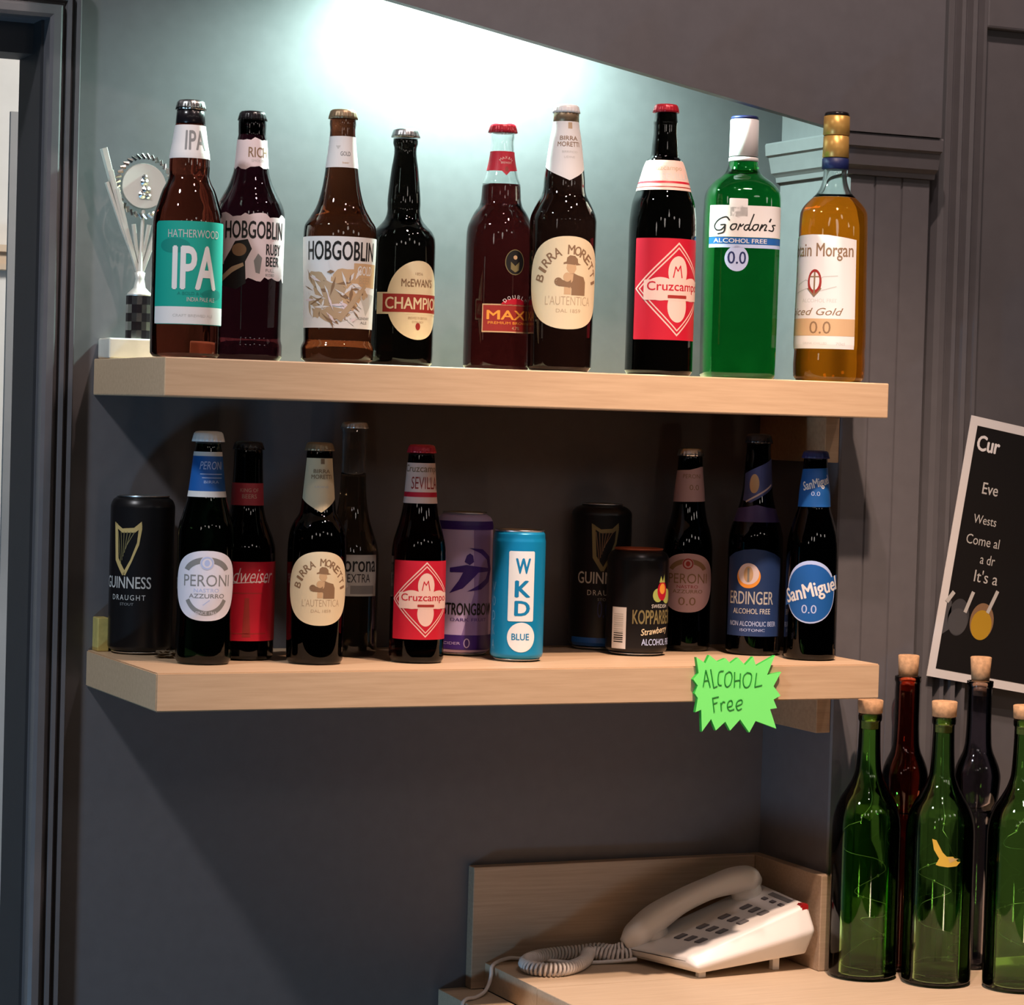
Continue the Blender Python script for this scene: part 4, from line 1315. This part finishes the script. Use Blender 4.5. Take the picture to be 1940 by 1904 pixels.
# ================================================================== decorative bottles on the worktop
GD = 'corked green bottles on the worktop'


def wine_prof(by, yt, w):
    k = (by - yt) / 513.0
    Y = lambda v: by - v * k
    return [(Y(0), w * 0.94), (Y(8), w), (Y(180), w), (Y(285), w), (Y(308), w * 0.975), (Y(325), w * 0.92), (Y(345), w * 0.80), (Y(365), w * 0.62), (Y(385), w * 0.46), (Y(405), w * 0.37), (Y(430), 44), (Y(470), 41), (Y(497), 40), (Y(500), 44), (Y(508), 45), (Y(513), 43)]


def string_light(loc, R, h, seed, label):
    random.seed(seed)
    pts = []
    a = random.uniform(0, 6)
    z = h
    for i in range(15):
        a += random.uniform(0.6, 1.9) * (-1 if i in (4, 5, 10) else 1)
        r = R * random.uniform(0.62, 0.93)
        z -= h / 15 * random.uniform(0.3, 1.7)
        pts.append((r * cos(a), r * sin(a), max(0.011, z)))
    pts = [(0, 0, h + 0.10), (0.002, 0.001, h + 0.055), (0.004, 0, h + 0.02)] + pts
    P = []
    for p in spline(pts, 6):
        rr = math.hypot(p.x, p.y)
        lim = R * 0.95 if p.z < h else 0.006
        if rr > lim: p = Vector((p.x * lim / rr, p.y * lim / rr, p.z))
        P.append(p)
    v, f = tube(P, 0.00033, 5)
    for i in range(14, len(P) - 3, 9):
        tube([P[i] + Vector((0, 0, -.0016)), P[i], P[i] + Vector((0, 0, .0016))], [0.0006, 0.0015, 0.0006], 6, True, v, f)
    o = frompy('fairy_light_string', v, f, WIRE, None, True)
    o.location = loc
    tag(o, label, 'fairy lights', 'fairy light strings inside bottles')
    return o


WIRE = mat('silver_wire', (0.80, 0.78, 0.70), 0.3, 0.6)
specs = [(0.8200, -0.1945, 1848.6, 1350, .5747e-3, 'green corked bottle beside the telephone', 'fairy light wire inside the green bottle beside the telephone', 21, G_WINE),
         (0.8800, -0.2476, 1861.3, 1357, .5699e-3, 'green corked bottle with a yellow bird ornament', 'fairy light wire inside the green bottle with the yellow bird', 34, G_WINE2),
         (0.9500, -0.2978, 1872.1, 1361, .5664e-3, 'green corked bottle cut by the right edge of the photo', 'fairy light wire inside the rightmost green bottle', 47, G_WINE2)]
for i, (x, y, by, yt, U, lab, lab2, sd, gm) in enumerate(specs):
    B = Bottle('decorative_bottle', lab, 'bottle', GD, (x, y, ZC + 0.0003), U, by, wine_prof(by, yt, 130))
    B.shell('green_glass', gm, by, yt, 4.5, 9.0)
    B.ring('cork', CORK, yt - 26 - (4 if i == 1 else 0), yt - 0.5, 24, 23)
    B.ring('cork_plug', CORK, yt - 0.4, yt + 30, 16.5, 16)
    if i == 1:
        A = Art()
        A.poly([(-26, 1580), (-18, 1582), (-6, 1604), (2, 1612), (14, 1612), (24, 1622), (30, 1622), (22, 1630), (4, 1632), (-12, 1630), (-18, 1628), (-12, 1616), (-22, 1600)], mat('yellow_enamel', (0.62, 0.42, 0.06), 0.5), 0)
        A.poly([(4, 1614), (26, 1616), (8, 1624)], GOLDP, 1)
        B.art('bird_ornament', A, 1610, 10, 'yellow flying bird stuck on the glass')
    string_light((x, y, ZC + 0.0003), (130 / 2 - 6) * U, 0.165, sd, lab2)


def bulb_bottle(lab, x, y, U, by, m, neck_y, taper):
    B = Bottle('decorative_bottle', lab, 'bottle', 'long-necked bottles behind the green ones', (x, y, ZC + 0.0003), U, by,
               [(by, 56), (by - 8, 62), (by - 300, 62), (1560, 66), (1535, 70), (1515, 78), (1490, 86), (1470, 88), (1452, 82), (1436, 70), (1420, 56), (1405, 50), (1350, 46), (neck_y + 14, 46), (neck_y + 8, 50), (neck_y, 50)])
    B.shell('tinted_glass', m, by, neck_y, 4.0, 9.0)
    if taper:
        B.ring('cork', CORK, neck_y - 46, neck_y - 0.5, 20, 17)
        B.ring('cork_plug', CORK, neck_y - 0.4, neck_y + 28, 17, 15.5)
    else:
        B.ring('cork', CORK, neck_y - 40, neck_y - 0.5, 20, 18.5)
        B.ring('cork_plug', CORK, neck_y - 0.4, neck_y + 28, 18, 17)
    return B


bulb_bottle('dark red long-necked corked bottle behind the green ones', 0.8775, -0.1780, .5798e-3, 1838.1, G_REDG, 1278, False)
bulb_bottle('smoke grey long-necked bottle with tapered cork, in front of the poster', 0.9641, -0.190, .5854e-3, 1832.5, G_GREYG, 1287, True)

# ================================================================== poster
tilt = radians(9.3)
ps = empty('poster', (0.9741, -0.1395, -0.0299))
ps.rotation_euler = (0, tilt, 0)
tag(ps, 'black notice with white border hanging tilted on the right door frame', 'poster')
box('sheet', (0, -0.0008, -0.297), (0.21, 0.0, 0.0), PAPER, ps)
A = Art()
mmu = 0.001


def flat(u, y, off): return (u * mmu, -0.0008 - off, -y * mmu)


BOARD = mat('black_poster_print', (0.008, 0.007, 0.007), 0.7, 0, 0.2)
A.rect(10, 10, 200, 287, BOARD, 0)
A.text('Cur', 14, 20, 44, 37, PAPER, 1, 0.035)
A.text('Eve', 31, 71, 52, 84, LGREY, 1, 0.01)
A.text('Wests', 26, 108, 57, 118, LGREY, 1)
A.text('Come al', 21, 131, 66, 142, LGREY, 1)
A.text('a dr', 44, 151, 64, 162, LGREY, 1)
A.text("It's a", 40, 169, 72, 183, LGREY, 1)
A.ell(28, 226, 14, 21, mat('dark_glass_print', (0.05, 0.05, 0.055), 0.5), 1).ell(28, 231, 13, 15, mat('dim_grey_print', (0.07, 0.07, 0.075), 0.5), 2).ell(60, 226, 16, 21, SEPIA, 1).ell(60, 230, 14, 17, mat('curry_print', (0.45, 0.26, 0.02), 0.5), 2)
A.poly([(10, 205), (16, 210), (20, 240), (10, 248)], bpy.data.materials['dim_grey_print'], 1)
A.line([(10, 210), (16, 200)], 5, LGREY, 2).line([(36, 218), (42, 196)], 4.5, LGREY, 3).line([(66, 214), (74, 190)], 4.5, LGREY, 3)
A.build('printed_notice', flat, ps, flat=True)

# ================================================================== telephone
ph = empty('telephone', (0.69, -0.105, ZC))
tag(ph, 'white corded desk telephone with handset on its cradle, on the worktop', 'telephone')
O = ph.location
rel = lambda p: (p[0] - O[0], p[1] - O[1], p[2] - O[2])
FRb = Vector((0.637, -0.162, 0.006)); FRt = Vector((0.628, -0.150, 0.0225)); FLt = Vector((0.597, -0.045, 0.0165)); FLb = Vector((0.603, -0.045, 0.006))
BRb = Vector((0.7735, -0.1535, 0.0185)); BRt = Vector((0.7720, -0.156, 0.0745)); BLt = Vector((0.7720, -0.046, 0.0800)); BLb = Vector((0.7735, -0.046, 0.0185))
Zc = Vector((0, 0, ZC))
layers = [[FLb, FRb, BRb, BLb],
          [FLb + Vector((-0.004, 0, 0.006)), FRb + Vector((-0.006, -0.004, 0.008)), BRb + Vector((0.007, -0.008, 0.027)), BLb + Vector((0.006, 0, 0.027))],
          [FLt, FRt, BRt, BLt]]
bm = bmesh.new()
vs = [[bm.verts.new(rel(p + Zc)) for p in L4] for L4 in layers]
bm.faces.new(vs[0][::-1]); bm.faces.new(vs[2])
for q in range(2):
    for i in range(4):
        j = (i + 1) % 4
        bm.faces.new((vs[q][i], vs[q][j], vs[q + 1][j], vs[q + 1][i]))
bmesh.ops.bevel(bm, geom=list(bm.edges), offset=0.0045, segments=4, affect='EDGES', profile=0.6)
base = frombm('base_unit', bm, PHONE, ph, True)


def top(s, t, h=0.0):
    """s front to back, t handset side to right edge"""
    p = FLt.lerp(BLt, s).lerp(FRt.lerp(BRt, s), t)
    n = (FRt - FLt).cross(BLt - FLt)
    if n.z < 0: n = -n
    return p + n.normalized() * h + Zc


def slab(name, s0, t0, s1, t1, h0, h1, m, bev=0.0008):
    bm = bmesh.new()
    c = [top(s, t, h0) for s, t in ((s0, t0), (s0, t1), (s1, t1), (s1, t0))] + [top(s, t, h1) for s, t in ((s0, t0), (s0, t1), (s1, t1), (s1, t0))]
    vs = [bm.verts.new(rel(p)) for p in c]
    for q in ((3, 2, 1, 0), (4, 5, 6, 7), (0, 1, 5, 4), (1, 2, 6, 5), (2, 3, 7, 6), (3, 0, 4, 7)):
        bm.faces.new([vs[i] for i in q])
    bmesh.ops.bevel(bm, geom=list(bm.edges), offset=bev, segments=2, affect='EDGES')
    return frombm(name, bm, m, ph)


for r_ in range(4):
    for c_ in range(3):
        s0 = 0.20 + r_ * 0.165; t0 = 0.42 + c_ * 0.155
        slab('key', s0, t0, s0 + 0.075, t0 + 0.085, -0.0006, 0.0014, PHONEKEY)
for k in range(3):
    slab('function_key', 0.86, 0.42 + k * 0.155, 0.895, 0.42 + k * 0.155 + 0.085, -0.0006, 0.0012, PHONEKEY)
slab('memory_card', 0.925, 0.40, 0.965, 0.80, -0.0004, 0.0006, GREY, 0.0002)
bm = bmesh.new()
p = rel(top(0.965, 0.955, -0.003))
bbox(bm, p[0] - 0.004, p[1] - 0.006, p[2] - 0.006, p[0] + 0.0055, p[1] + 0.005, p[2] + 0.004)
bmesh.ops.bevel(bm, geom=list(bm.edges), offset=0.0012, segments=2, affect='EDGES')
frombm('message_lamp', bm, REDLENS, ph)['label'] = 'red message lamp'
for (x, y, zt) in ((0.645, -0.150, 0.0085), (0.610, -0.055, 0.0075), (0.744, -0.136, 0.0195), (0.752, -0.054, 0.020)):
    bm = bmesh.new()
    bbox(bm, x - 0.004 - O[0], y - 0.004 - O[1], 0.0002, x + 0.004 - O[0], y + 0.004 - O[1], zt)
    frombm('foot', bm, PHONE, ph)

# handset: swept ellipse with fuller ends
HP = [(0.5985, -0.058, -0.6235), (0.612, -0.059, -0.6135), (0.634, -0.060, -0.5965), (0.664, -0.061, -0.5795), (0.697, -0.062, -0.5665), (0.728, -0.063, -0.5585), (0.748, -0.064, -0.5570), (0.7625, -0.065, -0.5600)]
RW = [0.006, 0.015, 0.0185, 0.0165, 0.0155, 0.0180, 0.0190, 0.007]
RH = [0.007, 0.0140, 0.0145, 0.0122, 0.0118, 0.0140, 0.0150, 0.006]
path = spline(HP, 6)
rw = pchip(range(8), RW, np.linspace(0, 7, len(path))); rh = pchip(range(8), RH, np.linspace(0, 7, len(path)))
v = []; f = []; sg_ = 28
for i, p in enumerate(path):
    tdir = (path[min(i + 1, len(path) - 1)] - path[max(i - 1, 0)]).normalized()
    side = Vector((0, -1, 0)); side = (side - tdir * side.dot(tdir)).normalized()
    nn = side.cross(tdir)
    if nn.z < 0: nn = -nn
    for k in range(sg_):
        a = 2 * pi * k / sg_
        ca, sa = cos(a), sin(a)
        q = p + side * rw[i] * math.copysign(abs(ca) ** 0.8, ca) + nn * rh[i] * math.copysign(abs(sa) ** 0.8, sa)
        v.append(rel(q))
for i in range(len(path) - 1):
    for k in range(sg_):
        k2 = (k + 1) % sg_
        f.append((i * sg_ + k, i * sg_ + k2, (i + 1) * sg_ + k2, (i + 1) * sg_ + k))
f.append(tuple(range(sg_))[::-1]); f.append(tuple((len(path) - 1) * sg_ + k for k in range(sg_)))
hs = frompy('handset', v, f, PHONE, ph, True)
for nm, c, d, r_ in (('mouthpiece', Vector((0.629, -0.060, -0.6020)), Vector((0.42, 0, -0.9)), 0.0165), ('earpiece', Vector((0.744, -0.064, -0.5645)), Vector((0.42, 0, -0.9)), 0.0175)):
    d.normalize()
    P = [c, c + d * 0.008, c + d * 0.015, c + d * 0.018]
    v, f = tube([rel(q) for q in P], [r_ * 0.98, r_, r_ * 0.95, r_ * 0.8], 28)
    frompy(nm, v, f, PHONE, hs, True)

# coiled cord: helix about a loop lying on the worktop
zc_ = ZC + 0.0078
loop = [(0.6005, -0.058, -0.6265), (0.590, -0.050, -0.632), (0.577, -0.036, zc_ + 0.004), (0.558, -0.0275, zc_ + 0.001), (0.530, -0.0275, zc_), (0.508, -0.0335, zc_), (0.4880, -0.048, zc_), (0.4740, -0.0690, zc_), (0.4720, -0.0880, zc_), (0.4835, -0.102, zc_), (0.5027, -0.1037, zc_),
        (0.5275, -0.0885, zc_), (0.5480, -0.066, zc_), (0.562, -0.046, zc_ + 0.003), (0.577, -0.052, zc_ + 0.002), (0.592, -0.060, zc_ + 0.001), (0.606, -0.062, zc_ + 0.003)]
cp = spline(loop, 40)
# arc length walk
L_ = [0.0]
for a, b in zip(cp[:-1], cp[1:]): L_.append(L_[-1] + (b - a).length)
L_ = np.array(L_)
P = np.array([tuple(p) for p in cp])
pitch, cr, wr = 0.0044, 0.0062, 0.00165
n_ = int(L_[-1] / pitch * 12)
hel = []
for i in range(n_ + 1):
    d = L_[-1] * i / n_
    c = Vector([float(np.interp(d, L_, P[:, k])) for k in range(3)])
    d2 = min(L_[-1], d + 0.004); d1 = max(0, d - 0.004)
    tdir = (Vector([float(np.interp(d2, L_, P[:, k])) for k in range(3)]) - Vector([float(np.interp(d1, L_, P[:, k])) for k in range(3)])).normalized()
    sd = tdir.cross(Vector((0, 0, 1))).normalized(); up = sd.cross(tdir)
    a = 2 * pi * d / pitch
    hel.append(rel(c + (sd * cos(a) + up * sin(a)) * cr))
v, f = tube(hel, wr, 6)
frompy('coiled_cord', v, f, CORD, ph, True)
line = [(0.6085, -0.070, ZC + 0.006), (0.585, -0.063, ZC + 0.0035), (0.5579, -0.0573, ZC + 0.0025), (0.530, -0.045, ZC + 0.0025), (0.507, -0.022, ZC + 0.0025), (0.490, -0.0195, ZC + 0.0035), (0.4765, -0.0215, ZC + 0.005), (0.458, -0.032, ZC + 0.0040), (0.4478, -0.040, ZC + 0.0005), (0.4445, -0.0445, ZC - 0.011), (0.4365, -0.050, -0.6665),
        (0.420, -0.062, -0.6703), (0.405, -0.071, -0.6695), (0.3985, -0.075, -0.675), (0.3965, -0.078, -0.690), (0.394, -0.085, -0.76), (0.392, -0.07, -0.9)]
v, f = tube([rel(p) for p in spline(line, 8)], 0.0021, 10)
frompy('line_cord', v, f, CORD, ph, True)
